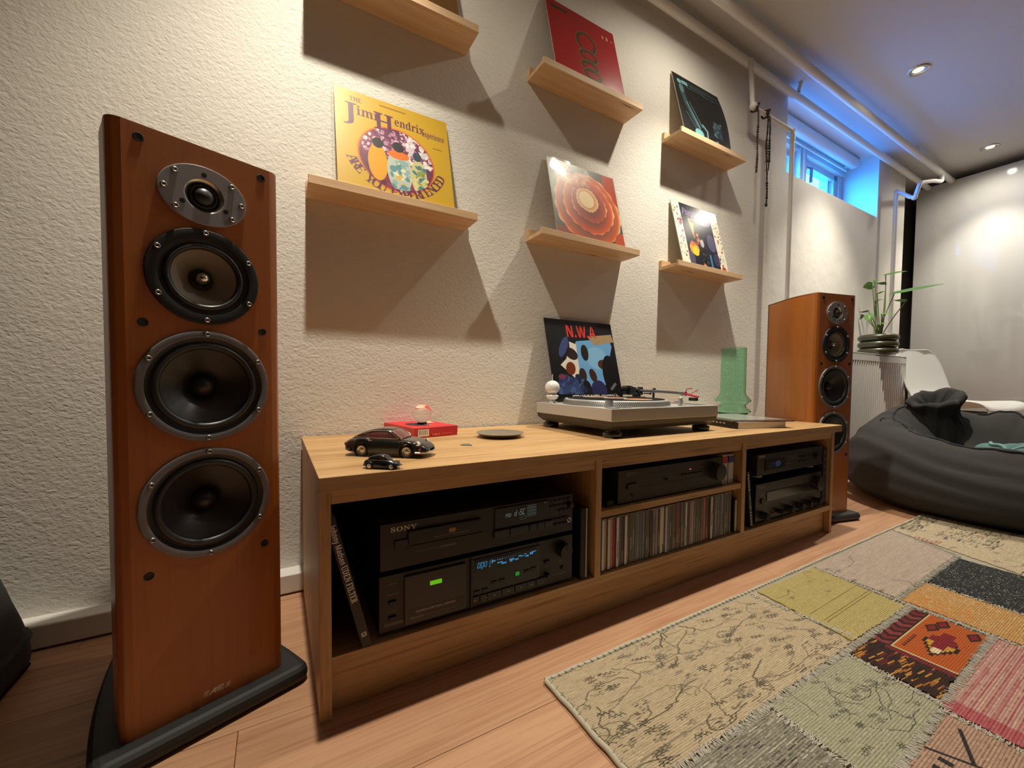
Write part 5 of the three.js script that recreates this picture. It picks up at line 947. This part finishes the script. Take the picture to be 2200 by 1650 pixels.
// ------------------------------------------------------------------ shell chair
{
  const t = thing('shell_chair', 'white moulded shell chair between the radiator and the white wardrobe', 'chair', [3.738, 0, 0.358], -0.27);
  const prof = [[0.632, 0.392, 0.36], [0.622, 0.406, 0.385], [0.585, 0.412, 0.42], [0.50, 0.402, 0.445], [0.41, 0.392, 0.45], [0.33, 0.398, 0.44], [0.268, 0.432, 0.425], [0.232, 0.500, 0.41], [0.206, 0.590, 0.405], [0.184, 0.680, 0.40], [0.168, 0.745, 0.37], [0.160, 0.778, 0.30], [0.158, 0.786, 0.22]];
  const at = (v) => { const f = v * (prof.length - 1), k = Math.min(prof.length - 2, Math.floor(f)), q = f - k, g = (j, c) => prof[Math.max(0, Math.min(prof.length - 1, j))][c]; return [0, 1, 2].map((c) => { const a = g(k - 1, c), b = g(k, c), d = g(k + 1, c), e = g(k + 2, c); return 0.5 * (2 * b + (d - a) * q + (2 * a - 5 * b + 4 * d - e) * q * q + (3 * b - a - 3 * d + e) * q * q * q); }); };
  const f = (lift) => (u, v) => {
    const [z, y, w] = at(v), k = (u - 0.5) * 2, e = 0.01, p = at(Math.max(0, v - e)), q = at(Math.min(1, v + e)), tz = q[0] - p[0], ty = q[1] - p[1], l = Math.hypot(tz, ty) || 1;
    const c = 0.045 * Math.pow(Math.abs(k), 2.4) * (0.35 + 0.65 * Math.sin(Math.PI * Math.min(1, v * 1.15))) + lift;
    return [k * w / 2, y + (-tz / l) * c * 1, z - 0.40 + (ty / l) * c];
  };
  const rim = [], N = 60; const F = f(0.0025);
  for (let i = 0; i <= N; i++) rim.push(F(0, i / N)); for (let i = 1; i <= 10; i++) rim.push(F(i / 10, 1)); for (let i = N - 1; i >= 0; i--) rim.push(F(1, i / N)); for (let i = 9; i >= 0; i--) rim.push(F(i / 10, 0));
  mesh('shell', [grid(20, 50, f(0.005), true), grid(20, 50, f(0)), tube(rim, 0.0045, 160, 8)], M.white, t);
  const wood = std([0.42, 0.27, 0.14], 0.5);
  for (const [sx, sz] of [[-1, 1], [1, 1], [-1, -1], [1, -1]]) { const a = V3(sx * 0.11, 0.37, 0.03 + sz * 0.10), b = V3(sx * 0.20, 0.0, 0.03 + sz * 0.20); const d = b.clone().sub(a); const g = new THREE.CylinderGeometry(0.014, 0.009, d.length(), 18); g.applyQuaternion(new THREE.Quaternion().setFromUnitVectors(V3(0, -1, 0), d.clone().normalize())); const m = a.clone().lerp(b, 0.5); mesh('leg', g.translate(m.x, m.y, m.z), wood, t); }
  mesh('brace', [tube([[-0.13, 0.30, 0.145], [0.13, 0.30, 0.145]], 0.004, 4, 8), tube([[-0.13, 0.30, -0.085], [0.13, 0.30, -0.085]], 0.004, 4, 8), tube([[-0.15, 0.24, 0.150], [0.11, 0.37, -0.070]], 0.004, 4, 8), tube([[0.15, 0.24, 0.150], [-0.11, 0.37, -0.070]], 0.004, 4, 8), tube([[-0.13, 0.372, -0.040], [0.13, 0.372, -0.040], [0.13, 0.372, 0.100], [-0.13, 0.372, 0.100], [-0.13, 0.372, -0.040]], 0.006, 30, 8, false)], M.black, t);
}
// ------------------------------------------------------------------ bean bag
const cr = (keys, v) => { const f = v * (keys.length - 1), k = Math.min(keys.length - 2, Math.floor(f)), t = f - k, g = (j) => keys[Math.max(0, Math.min(keys.length - 1, j))]; return keys[0].map((_, c) => { const a = g(k - 1)[c], b = g(k)[c], d = g(k + 1)[c], e = g(k + 2)[c]; return 0.5 * (2 * b + (d - a) * t + (2 * a - 5 * b + 4 * d - e) * t * t + (3 * b - a - 3 * d + e) * t * t * t); }); };
{
  const cx = 2.78, cz = 0.70, t = thing('bean_bag', 'large dark charcoal bean bag slumped on the floor beyond the rug', 'bean bag', [cx, 0.0015, cz]);
  const bagAt = (th, v) => {
    const c = Math.cos(th), s = Math.sin(th);
    const Ro = 0.52 - 0.075 * c - 0.045 * Math.max(0, -s) + 0.05 * Math.max(0, s);
    const hr = 0.345 + 0.072 * Math.cos(th + 0.93) + 0.010 * Math.sin(5 * th + 1) ;
    const [r, y] = cr([[0, 0], [Ro * 0.5, 0.0], [Ro * 0.80, 0.001], [Ro * 0.985, 0.055], [Ro * 1.02, 0.13], [Ro * 0.965, hr * 0.72], [Ro * 0.84, hr * 0.96], [Ro * 0.70, hr], [Ro * 0.52, hr * 0.86], [Ro * 0.3, 0.225], [0, 0.20]], v);
    const out = sstep(0.22, 0.4, v), top = sstep(0.55, 0.75, v) * (1 - sstep(0.9, 1, v));
    const fold = 0.010 * Math.sin(9 * th + 2.2 * Math.sin(2 * th) + 3 * v) * top + 0.007 * Math.sin(21 * th + 5 * Math.sin(3 * th)) * top * (0.5 + 0.5 * Math.sin(2 * th)) + 0.006 * Math.sin(4 * th + 11 * v) * out + 0.004 * Math.sin(13 * v * 6.28 + 3 * Math.sin(3 * th)) * sstep(0.3, 0.4, v) * (1 - sstep(0.5, 0.6, v));
    return [(r + fold * 0.7) * c, Math.max(0, y + fold * (v > 0.5 ? 1 : 0.3)), (r + fold * 0.7) * s];
  };
  const g = mergeVertices(grid(160, 90, (u, v) => bagAt(-u * Math.PI * 2, v)));
  g.computeVertexNormals();
  { const p = g.attributes.position, uv = g.attributes.uv; for (let i = 0; i < p.count; i++) uv.setXY(i, p.getX(i) + 0.3 * p.getY(i), p.getZ(i) + p.getY(i)); }
  mesh('body', g, M.bag, t);
  // bunched neck of the bag
  const neck = grid(80, 26, (u, v) => {
    const a = -u * Math.PI * 2, [r, y] = cr([[0.150, -0.06], [0.118, 0.00], [0.094, 0.040], [0.090, 0.075], [0.102, 0.106], [0.106, 0.124], [0.094, 0.137], [0.074, 0.132], [0.052, 0.108], [0.026, 0.07], [0.0, 0.06]], v);
    const k = 1 + 0.09 * Math.sin(2 * a + 0.9) + 0.055 * Math.sin(5 * a + 2 * Math.sin(a) + 3 * v) + 0.04 * Math.sin(9 * a + 4 * v) + 0.025 * Math.sin(17 * a + 2 * Math.sin(2 * a));
    return [r * k * Math.cos(a), y * (1 + 0.13 * Math.sin(a + 0.9) + 0.05 * Math.sin(3 * a)) + 0.006 * Math.sin(6 * a + 1) * v, r * k * Math.sin(a)];
  });
  const nk = mesh('neck', neck, M.bag, t); nk.position.set(0.15, 0.355, -0.235); nk.rotation.set(0.16, 0, 0.28);
  const on = (th, v, lift = 0.003) => { const p = bagAt(th, v); const k = 1 + lift / Math.hypot(...p); return p.map((q) => q * k); };
  const seamM = std([0.016, 0.016, 0.022], 0.9);
  const arc = (a0, a1, v0, v1, n = 18) => Array.from({ length: n + 1 }, (_, i) => on(a0 + (a1 - a0) * i / n, v0 + (v1 - v0) * i / n + 0.006 * Math.sin(i * 1.7)));
  mesh('seam', [tube(arc(-2.65, -3.5, 0.70, 0.64, 20), 0.0055, 50, 7), tube(arc(-3.5, -3.53, 0.63, 0.24, 18), 0.003, 50, 7)], seamM, t);
  mesh('seam', [tube(arc(-0.35, 0.85, 0.70, 0.68, 20), 0.006, 50, 7)], seamM, t);
  mesh('seam', [tube(arc(-1.35, -2.5, 0.70, 0.74, 18), 0.004, 40, 7), tube(arc(-1.9, -2.3, 0.80, 0.64, 12), 0.0035, 30, 7)], seamM, t);
  const bl = thing('blanket', 'crumpled pale teal blanket lying in the seat of the bean bag', 'blanket', [2.66, 0.262, 0.90]);
  const top2 = (u, v) => { const a = -u * Math.PI * 2, [r, y] = cr([[0, -0.035], [0.14, -0.035], [0.165, -0.01], [0.135, 0.018], [0.07, 0.026], [0, 0.022]], v), k = 1 + 0.08 * Math.sin(3 * a) + 0.04 * Math.sin(8 * a + 2); return [r * k * Math.cos(a) * 0.8, y + (v > 0.3 ? 0.009 * Math.sin(6 * a + 9 * v) + 0.006 * Math.sin(11 * a - 12 * v) : 0), r * k * Math.sin(a) * 1.25]; };
  const bg = mergeVertices(grid(90, 24, top2)); bg.computeVertexNormals();
  mesh('cloth', bg, std([0.16, 0.30, 0.30], 0.95, { bumpMap: fabricTex, bumpScale: 0.002 }), bl);
  mesh('folded_edge', tube(Array.from({ length: 30 }, (_, i) => { const p = top2(0.25 + i / 60, 0.62); return [p[0], p[1] + 0.004, p[2]]; }), 0.007, 50, 8), std([0.20, 0.36, 0.36], 0.95), bl);
}
{
  const t = thing('pouf', 'dark grey fabric pouf in the lower left corner against the skirting', 'pouf', [-0.797, 0, 0.425]);
  const sq = (u, hw, hd, p) => { const a = -u * Math.PI * 2, c = Math.cos(a), s = Math.sin(a); return [hw * Math.sign(c) * Math.pow(Math.abs(c), 2 / p), hd * Math.sign(s) * Math.pow(Math.abs(s), 2 / p)]; };
  const g = mergeVertices(grid(96, 30, (u, v) => { const [k, y] = cr([[0, 0.002], [0.9, 0.002], [0.985, 0.006], [1.0, 0.03], [0.985, 0.07], [0.955, 0.12], [0.90, 0.20], [0.78, 0.255], [0.4, 0.275], [0, 0.28]], v), [x, z] = sq(u, 0.335, 0.365, 16); return [x * k, y + 0.003 * Math.sin(30 * u + 9 * v), z * k]; }));
  g.computeVertexNormals();
  mesh('body', g, M.bag, t);
  mesh('piping', tube(Array.from({ length: 97 }, (_, i) => { const [x, z] = sq(i / 96, 0.329, 0.359, 16); return [x, 0.058, z]; }), 0.010, 200, 8), std([0.026, 0.030, 0.029], 0.9), t);
}
// ------------------------------------------------------------------ patchwork rug
{
  const RX0 = 0.358, RX1 = 2.262, RZ0 = 0.616, RZ1 = 1.98;
  const t = thing('patchwork_rug', 'large faded patchwork rug of many coloured patches on the wooden floor', 'rug');
  mesh('backing', [span(RX0 + 0.004, RX1 - 0.004, 0.0006, 0.0058, RZ0 + 0.004, RZ1 - 0.004)], std([0.36, 0.32, 0.25], 0.95), t);
  const knot = dataTex(256, 256, (u, v) => { const r = Math.floor(v * 32), k = Math.abs(Math.sin(v * 32 * Math.PI)), l = Math.abs(Math.sin((u * 40 + (r % 2) * 0.5) * Math.PI)); return 0.25 + 0.45 * k * (0.5 + 0.5 * l) + 0.35 * (fbm(u, v, 40, 24, 2, 131) - 0.3); }, false, true);
  const weave = (x, w, h, base, dark, light, amt = 0.5, rows = 60) => {
    x.fillStyle = base; x.fillRect(0, 0, w, h);
    for (let r = 0; r < rows; r++) { const y = r * h / rows; x.globalAlpha = amt * 0.55; x.fillStyle = dark; x.fillRect(0, y, w, h / rows * 0.34); }
    for (let i = 0; i < 2600; i++) { x.globalAlpha = amt * rnd(0.15, 0.8); x.fillStyle = rnd() < 0.5 ? dark : light; const r = Math.floor(rnd(0, rows)); x.fillRect(rnd(0, w), r * h / rows + 1, rnd(3, 14), h / rows * 0.6); }
    x.globalAlpha = 1;
  };
  const scrib = (x, n, w, h, col, lw, size) => {             // short knotted-looking tendrils, twigs and flowers, broken by the rows of knots
    x.strokeStyle = col; x.lineCap = 'butt'; x.lineJoin = 'miter';
    const line = (px, py, a, steps, turn, wd) => { x.lineWidth = wd; x.beginPath(); x.moveTo(px, py); for (let k = 0; k < steps; k++) { px += Math.cos(a) * size; py += Math.sin(a) * size * 0.8; a += turn + rnd(-0.35, 0.35); x.lineTo(Math.round(px / 4) * 4, Math.round(py / 4) * 4); } x.stroke(); return [px, py, a]; };
    for (let i = 0; i < n; i++) {
      const px = rnd(0.03, 0.97) * w, py = rnd(0.05, 0.95) * h, q = rnd(), wd = lw * rnd(0.6, 1.15); x.globalAlpha = rnd(0.55, 0.95);
      if (q < 0.25) { let [ex, ey, ea] = line(px, py, rnd(0, 6.28), 14, rnd(-0.2, 0.2), wd); for (let k = 0; k < 3; k++) line(ex - k * 9, ey + k * 5, ea + rnd(-1.5, 1.5), 4, 0.2, wd * 0.8); }
      else if (q < 0.55) for (let k = 0; k < 7; k++) { const a = k * 0.9 + q * 9; x.lineWidth = wd; x.beginPath(); x.ellipse(px + Math.cos(a) * size * 0.95, py + Math.sin(a) * size * 0.75, size * 0.42, size * 0.3, a, 0, 4.4); x.stroke(); }
      else if (q < 0.8) { x.beginPath(); x.lineWidth = wd; for (let k = 0; k < 7; k++) x.lineTo(px + k * size * 0.5, py + (k % 2 ? -size * 0.9 : size * 0.3) + k * 2); x.stroke(); }
      else for (let k = 0; k < 9; k++) { x.fillStyle = col; x.fillRect(px + rnd(-1, 1) * size * 1.6, py + rnd(-1, 1) * size * 1.2, rnd(3, 9), rnd(2, 4)); }
    }
    x.globalAlpha = 1;
  };
  const ribs = (x, w, h, n, col, al) => { x.globalAlpha = al; x.fillStyle = col; for (let r = 0; r < n; r++) x.fillRect(0, r * h / n, w, Math.max(1, h / n * 0.28)); x.globalAlpha = 1; };
  const kinds = {
    cream: (x, w, h) => { weave(x, w, h, '#bca88a', '#8d7a5e', '#d8c8aa', 0.55, 64); scrib(x, 130, w, h, '#443c30', 3, 8); scrib(x, 40, w, h, '#7a7060', 3, 6); ribs(x, w, h, 64, '#cdbd98', 0.55); },
    yellow: (x, w, h) => { weave(x, w, h, '#b5a365', '#8c7d48', '#d2c48e', 0.5, 52); x.strokeStyle = '#6d6030'; x.lineWidth = 3; for (const k of [0.55, 0.68, 0.71]) { x.beginPath(); x.moveTo(0.1 * w, k * h); x.lineTo(0.98 * w, (k - 0.03) * h); x.stroke(); } scrib(x, 9, w, h * 0.55, '#4f4a30', 3, 9); ribs(x, w, h, 50, '#c8b983', 0.4); },
    mauve: (x, w, h) => { weave(x, w, h, '#b8a697', '#94826f', '#d6c7b8', 0.42, 46); scrib(x, 8, w * 0.2, h, '#6d6057', 3, 8); for (let i = 0; i < 500; i++) { x.globalAlpha = rnd(0.05, 0.3); x.fillStyle = i % 2 ? '#e2d6ca' : '#93806f'; x.fillRect(rnd(0, w), rnd(0, h), rnd(6, 50), rnd(2, 5)); } x.globalAlpha = 1; },
    worn: (x, w, h) => { weave(x, w, h, '#c3b293', '#8f7d62', '#ded0b2', 0.5, 46); for (let i = 0; i < 420; i++) { x.globalAlpha = rnd(0.2, 0.8); x.fillStyle = '#39342c'; const q = rnd(); x.fillRect(rnd(0.35, 1) * w, (q < 0.5 ? rnd(0, 0.16) : rnd(0.3, 0.75)) * h, rnd(6, 40), rnd(2, 6)); } x.globalAlpha = 0.8; x.fillStyle = '#a0604d'; for (let i = 0; i < 120; i++) x.fillRect(rnd(0, 0.25) * w, rnd(0.2, 0.42) * h, rnd(4, 22), 4); x.globalAlpha = 1; scrib(x, 22, w, h, '#5b5343', 2.4, 9); ribs(x, w, h, 46, '#d4c6a8', 0.35); },
    black: (x, w, h) => { weave(x, w, h, '#22252a', '#0d0f12', '#50524f', 0.6, 44); for (let i = 0; i < 1500; i++) { x.globalAlpha = rnd(0.3, 0.95); x.fillStyle = '#b9b29c'; x.fillRect(rnd(0, w), rnd(0, h), rnd(2, 8), rnd(2, 5)); } x.globalAlpha = 1; },
    orange: (x, w, h) => { weave(x, w, h, '#c29456', '#a26c36', '#dfc49a', 0.6, 60); for (let i = 0; i < 700; i++) { x.globalAlpha = rnd(0.1, 0.5); x.fillStyle = '#e2cda8'; x.fillRect(rnd(0, w), rnd(0, h), rnd(3, 26), rnd(2, 5)); } for (let i = 0; i < 200; i++) { x.globalAlpha = rnd(0.1, 0.4); x.fillStyle = '#d0702c'; x.fillRect(rnd(0, w * 0.5), rnd(0, h * 0.4), rnd(8, 40), rnd(3, 9)); } x.globalAlpha = 1; },
    kilim: (x, w, h) => {
      weave(x, w, h, '#a2521f', '#7c3a14', '#bb6a30', 0.35, 50);
      x.fillStyle = '#b2541b'; x.fillRect(0, 0, w, h);
      x.fillStyle = '#241310'; x.fillRect(0, 0, w, h * 0.24);
      for (let i = 0; i < 13; i++) { x.fillStyle = i % 2 ? '#6d1e26' : '#84323a'; x.beginPath(); const p = i * w / 12; x.moveTo(p, h * 0.02); x.lineTo(p + w * 0.05, h * 0.02); x.lineTo(p + w * 0.02, h * 0.12); x.lineTo(p + w * 0.06, h * 0.22); x.lineTo(p + w * 0.01, h * 0.22); x.lineTo(p - w * 0.03, h * 0.12); x.fill(); }
      x.fillStyle = '#2b1712'; x.fillRect(0, h * 0.0, w * 0.33, h);
      for (let i = 0; i < 80; i++) { x.fillStyle = ['#b07a30', '#9a5f26', '#c08b3c', '#5c1a20', '#160d0b'][i % 5]; const px = rnd(0, 0.28) * w, py = rnd(0, 1) * h; x.beginPath(); x.moveTo(px, py); x.lineTo(px + 34, py + 10); x.lineTo(px + 30, py + 17); x.lineTo(px - 4, py + 8); x.fill(); }
      x.fillStyle = '#cdb684'; x.fillRect(w * 0.33, h * 0.24, w * 0.67, h * 0.022); x.fillRect(w * 0.33, h * 0.24, w * 0.016, h * 0.76);
      x.fillStyle = '#6d1e26'; x.fillRect(w * 0.285, h * 0.2, w * 0.04, h * 0.8);
      const step = (cx, cy, s, col) => { x.fillStyle = col; for (let k = -4; k <= 4; k++) { const q = (5 - Math.abs(k)) * s; x.fillRect(w * cx - q, h * cy + k * s * 0.9, q * 2, s * 0.95); } };
      step(0.60, 0.62, 19, '#241310'); step(0.60, 0.62, 15, '#c39436'); x.fillStyle = '#7a1620'; x.fillRect(w * 0.53, h * 0.56, w * 0.26, h * 0.15); x.fillRect(w * 0.62, h * 0.48, w * 0.08, h * 0.3); x.fillStyle = '#ded0ae'; x.fillRect(w * 0.47, h * 0.60, w * 0.07, h * 0.10);
      for (const [cx, cy] of [[0.80, 0.40], [0.90, 0.47], [0.88, 0.85]]) { step(cx, cy, 8, '#241310'); step(cx, cy, 5, '#7a1620'); }
      x.fillStyle = '#241310'; for (let i = 0; i < 7; i++) { x.beginPath(); x.moveTo(w * (0.40 + i * 0.03), h * 0.36); x.lineTo(w * (0.412 + i * 0.03), h * 0.30); x.lineTo(w * (0.424 + i * 0.03), h * 0.36); x.fill(); }
      ribs(x, w, h, 56, '#d07a3a', 0.16);
    },
    pink: (x, w, h) => { weave(x, w, h, '#bd9184', '#94554f', '#d9b9a8', 0.6, 40); for (let i = 0; i < 34; i++) { x.globalAlpha = 0.45; x.fillStyle = i % 2 ? '#a8424c' : '#d8b4a4'; x.fillRect(0, i * h / 34, w * (i % 3 ? 1 : 0.6), h / 34 * 0.4); } x.globalAlpha = 0.5; x.fillStyle = '#a3283a'; x.fillRect(0, h * 0.0, w * 0.12, h * 0.5); x.globalAlpha = 1; },
    green: (x, w, h) => { weave(x, w, h, '#a3a187', '#7a7963', '#cbc8ac', 0.55, 48); scrib(x, 40, w, h, '#45433a', 4, 12); ribs(x, w, h, 48, '#bdb99c', 0.4); },
    grey: (x, w, h) => { weave(x, w, h, '#8f897a', '#5d5849', '#c2bba8', 0.6, 34); for (let i = 0; i < 300; i++) { x.globalAlpha = rnd(0.4, 0.9); x.fillStyle = i % 2 ? '#35322c' : '#cfc8b6'; x.fillRect(rnd(0.05, 1) * w, Math.floor(rnd(0, 26)) * h / 26, rnd(14, 44), 4); } x.globalAlpha = 1; },
    tan: (x, w, h) => { weave(x, w, h, '#b2907a', '#856350', '#cfb29c', 0.5, 44); x.fillStyle = '#2f2a29'; for (let i = 0; i < 9; i++) { x.fillRect(w * (0.06 + 0.1 * (i % 5)), h * (0.10 + 0.16 * Math.floor(i / 5)), 22, 30); x.clearRect; } x.lineWidth = 10; x.strokeStyle = '#2f2a29'; x.beginPath(); x.moveTo(w * 0.5, 0); x.lineTo(w * 0.62, h * 0.3); x.lineTo(w * 0.5, h * 0.55); x.stroke(); x.beginPath(); x.moveTo(w * 0.6, h * 0.25); x.lineTo(w * 0.9, h * 0.1); x.stroke(); },
  };
  const texOf = new Map();
  const patch = (k, q, label) => {                          // corners: far left, far right, near right, near left
    if (!texOf.has(k)) texOf.set(k, canvasTex(512, 384, kinds[k]));
    const pts = [];
    for (let e = 0; e < 4; e++) { const a = q[e], b = q[(e + 1) % 4], L = Math.hypot(b[0] - a[0], b[1] - a[1]), n = Math.max(3, Math.round(L / 0.006)); for (let i = 0; i < n; i++) { const f = i / n, j = i ? rnd(-0.0022, 0.0022) : 0; pts.push([a[0] + (b[0] - a[0]) * f - (b[1] - a[1]) / L * j, a[1] + (b[1] - a[1]) * f + (b[0] - a[0]) / L * j]); } }
    const g = outline(pts.map(([x, z]) => [x, -z]), 0.0032, 0).rotateX(-Math.PI / 2).translate(0, 0.0056 + rnd(0, 0.0008), 0);
    const xs = q.map((p) => p[0]), zs = q.map((p) => p[1]), ax = Math.min(...xs), bx = Math.max(...xs), az = Math.min(...zs), bz = Math.max(...zs), p = g.attributes.position, uv = g.attributes.uv;
    for (let i = 0; i < p.count; i++) uv.setXY(i, (p.getX(i) - ax) / (bx - ax), 1 - (p.getZ(i) - az) / (bz - az));
    const bm = knot.clone(); bm.repeat.set((bx - ax) / 0.12, (bz - az) / 0.12); bm.needsUpdate = true;
    const m = mesh('patch', g, std(0xffffff, 0.95, { map: texOf.get(k), bumpMap: bm, bumpScale: 0.004 }), t);
    m.userData.label = label + ' patch';
  };
  patch('cream', [[0.362, 0.622], [1.004, 0.632], [0.975, 0.843], [0.36, 0.846]], 'cream patch with thin brown tendrils, the largest');
  patch('yellow', [[1.012, 0.630], [1.296, 0.634], [1.258, 0.846], [0.982, 0.842]], 'mustard yellow');
  patch('mauve', [[1.302, 0.630], [1.902, 0.626], [1.795, 0.812], [1.292, 0.820]], 'plain greyish rose');
  patch('worn', [[1.910, 0.626], [2.256, 0.620], [2.256, 0.945], [1.775, 0.945], [1.775, 0.83]].slice(0, 4), 'worn beige and black');
  patch('grey', [[0.362, 0.852], [0.640, 0.850], [0.622, 1.000], [0.362, 1.000]], 'grey dashed');
  patch('green', [[0.648, 0.850], [0.915, 0.856], [0.900, 0.992], [0.640, 1.000]], 'grey-green with dark tendrils');
  patch('kilim', [[0.930, 0.856], [1.262, 0.862], [1.252, 0.980], [0.918, 0.984]], 'orange and maroon motif');
  patch('orange', [[1.290, 0.828], [1.462, 0.828], [1.448, 1.110], [1.272, 1.110]], 'faded orange');
  patch('black', [[1.474, 0.822], [1.768, 0.822], [1.755, 1.010], [1.458, 1.010]], 'black flecked');
  patch('tan', [[0.362, 1.008], [0.640, 1.006], [0.640, 1.2], [0.362, 1.2]], 'tan');
  patch('tan', [[0.650, 1.004], [0.885, 1.002], [0.880, 1.2], [0.650, 1.2]], 'tan with dark marks');
  patch('pink', [[0.900, 0.992], [1.258, 0.986], [1.255, 1.2], [0.892, 1.2]], 'pink and crimson ribbed');
  patch('mauve', [[1.266, 1.118], [1.75, 1.118], [1.75, 1.34], [1.266, 1.34]], 'greyish rose, near');
  patch('yellow', [[1.46, 1.018], [1.75, 1.018], [1.75, 1.110], [1.46, 1.110]], 'yellow strip');
  patch('green', [[1.762, 0.952], [2.256, 0.952], [2.256, 1.34], [1.762, 1.34]], 'grey-green, far');
  const rows = [[1.21, 1.58, ['cream', 'black', 'orange']], [1.59, 1.972, ['mauve', 'green', 'pink', 'yellow']]];
  for (const [za, zb, ks] of rows) ks.forEach((k, i) => { const a = RX0 + 0.006 + i * (RX1 - RX0 - 0.012) / ks.length, b = RX0 + 0.006 + (i + 1) * (RX1 - RX0 - 0.012) / ks.length - 0.008, z0 = za === 1.21 && b > 1.26 ? 1.348 : za; patch(k, [[a, z0], [b, z0], [b, zb], [a, zb]], k + ', nearest rows'); });
  const edge = []; for (const [a, b] of [[[RX0, RZ0], [RX1, RZ0]], [[RX1, RZ0], [RX1, RZ1]], [[RX1, RZ1], [RX0, RZ1]], [[RX0, RZ1], [RX0, RZ0]]]) { const n = 60, pts = []; for (let i = 0; i <= n; i++) pts.push([a[0] + (b[0] - a[0]) * i / n + rnd(-0.001, 0.001), 0.0052 + rnd(-0.0005, 0.0007), a[1] + (b[1] - a[1]) * i / n + rnd(-0.001, 0.001)]); edge.push(tube(pts, 0.0046, 240, 7)); }
  mesh('binding', edge, std([0.48, 0.44, 0.33], 0.95), t);
  // whip stitches along the binding and the fuzzy ends of wool along the seams
  const st = []; for (let x = RX0 + 0.012; x < 2.24; x += 0.0155) st.push(box(0.0015, 0.0012, 0.010, 0, 0, 0).rotateY(0.5).translate(x, 0.0085, RZ0 + 0.004)); for (let z = RZ0 + 0.012; z < 1.3; z += 0.0155) st.push(box(0.010, 0.0012, 0.0015, 0, 0, 0).rotateY(0.5).translate(RX0 + 0.004, 0.0085, z));
  mesh('stitches', st, std([0.27, 0.25, 0.19], 0.95), t).userData.kind = 'stuff';
  const seams = [[[0.98, 0.63], [1.0, 0.845]], [[0.362, 0.848], [1.27, 0.852]], [[1.299, 0.632], [1.275, 0.84]], [[1.28, 0.824], [1.79, 0.818]], [[1.905, 0.63], [1.79, 0.82]], [[0.644, 0.85], [0.632, 1.0]], [[0.922, 0.856], [0.906, 0.99]], [[1.276, 0.83], [1.262, 1.1]], [[1.466, 0.826], [1.452, 1.01]], [[0.62, 1.003], [1.262, 0.984]], [[0.891, 0.99], [0.886, 1.2]]], fz = [];
  for (const [a, b] of seams) { const L = Math.hypot(b[0] - a[0], b[1] - a[1]); for (let i = 0; i < L * 700; i++) { const f = rnd(), x = a[0] + (b[0] - a[0]) * f, z = a[1] + (b[1] - a[1]) * f; fz.push(new THREE.BoxGeometry(rnd(0.006, 0.016), 0.0009, 0.0011).rotateY(Math.atan2(-(b[1] - a[1]), b[0] - a[0]) + Math.PI / 2 + rnd(-0.5, 0.5)).translate(x + rnd(-0.003, 0.003), 0.0090 + rnd(0, 0.0012), z + rnd(-0.003, 0.003))); } }
  mesh('seam_fibres', fz, std([0.46, 0.43, 0.36], 0.95), t).userData.kind = 'stuff';
}
renderer.render(scene, camera);
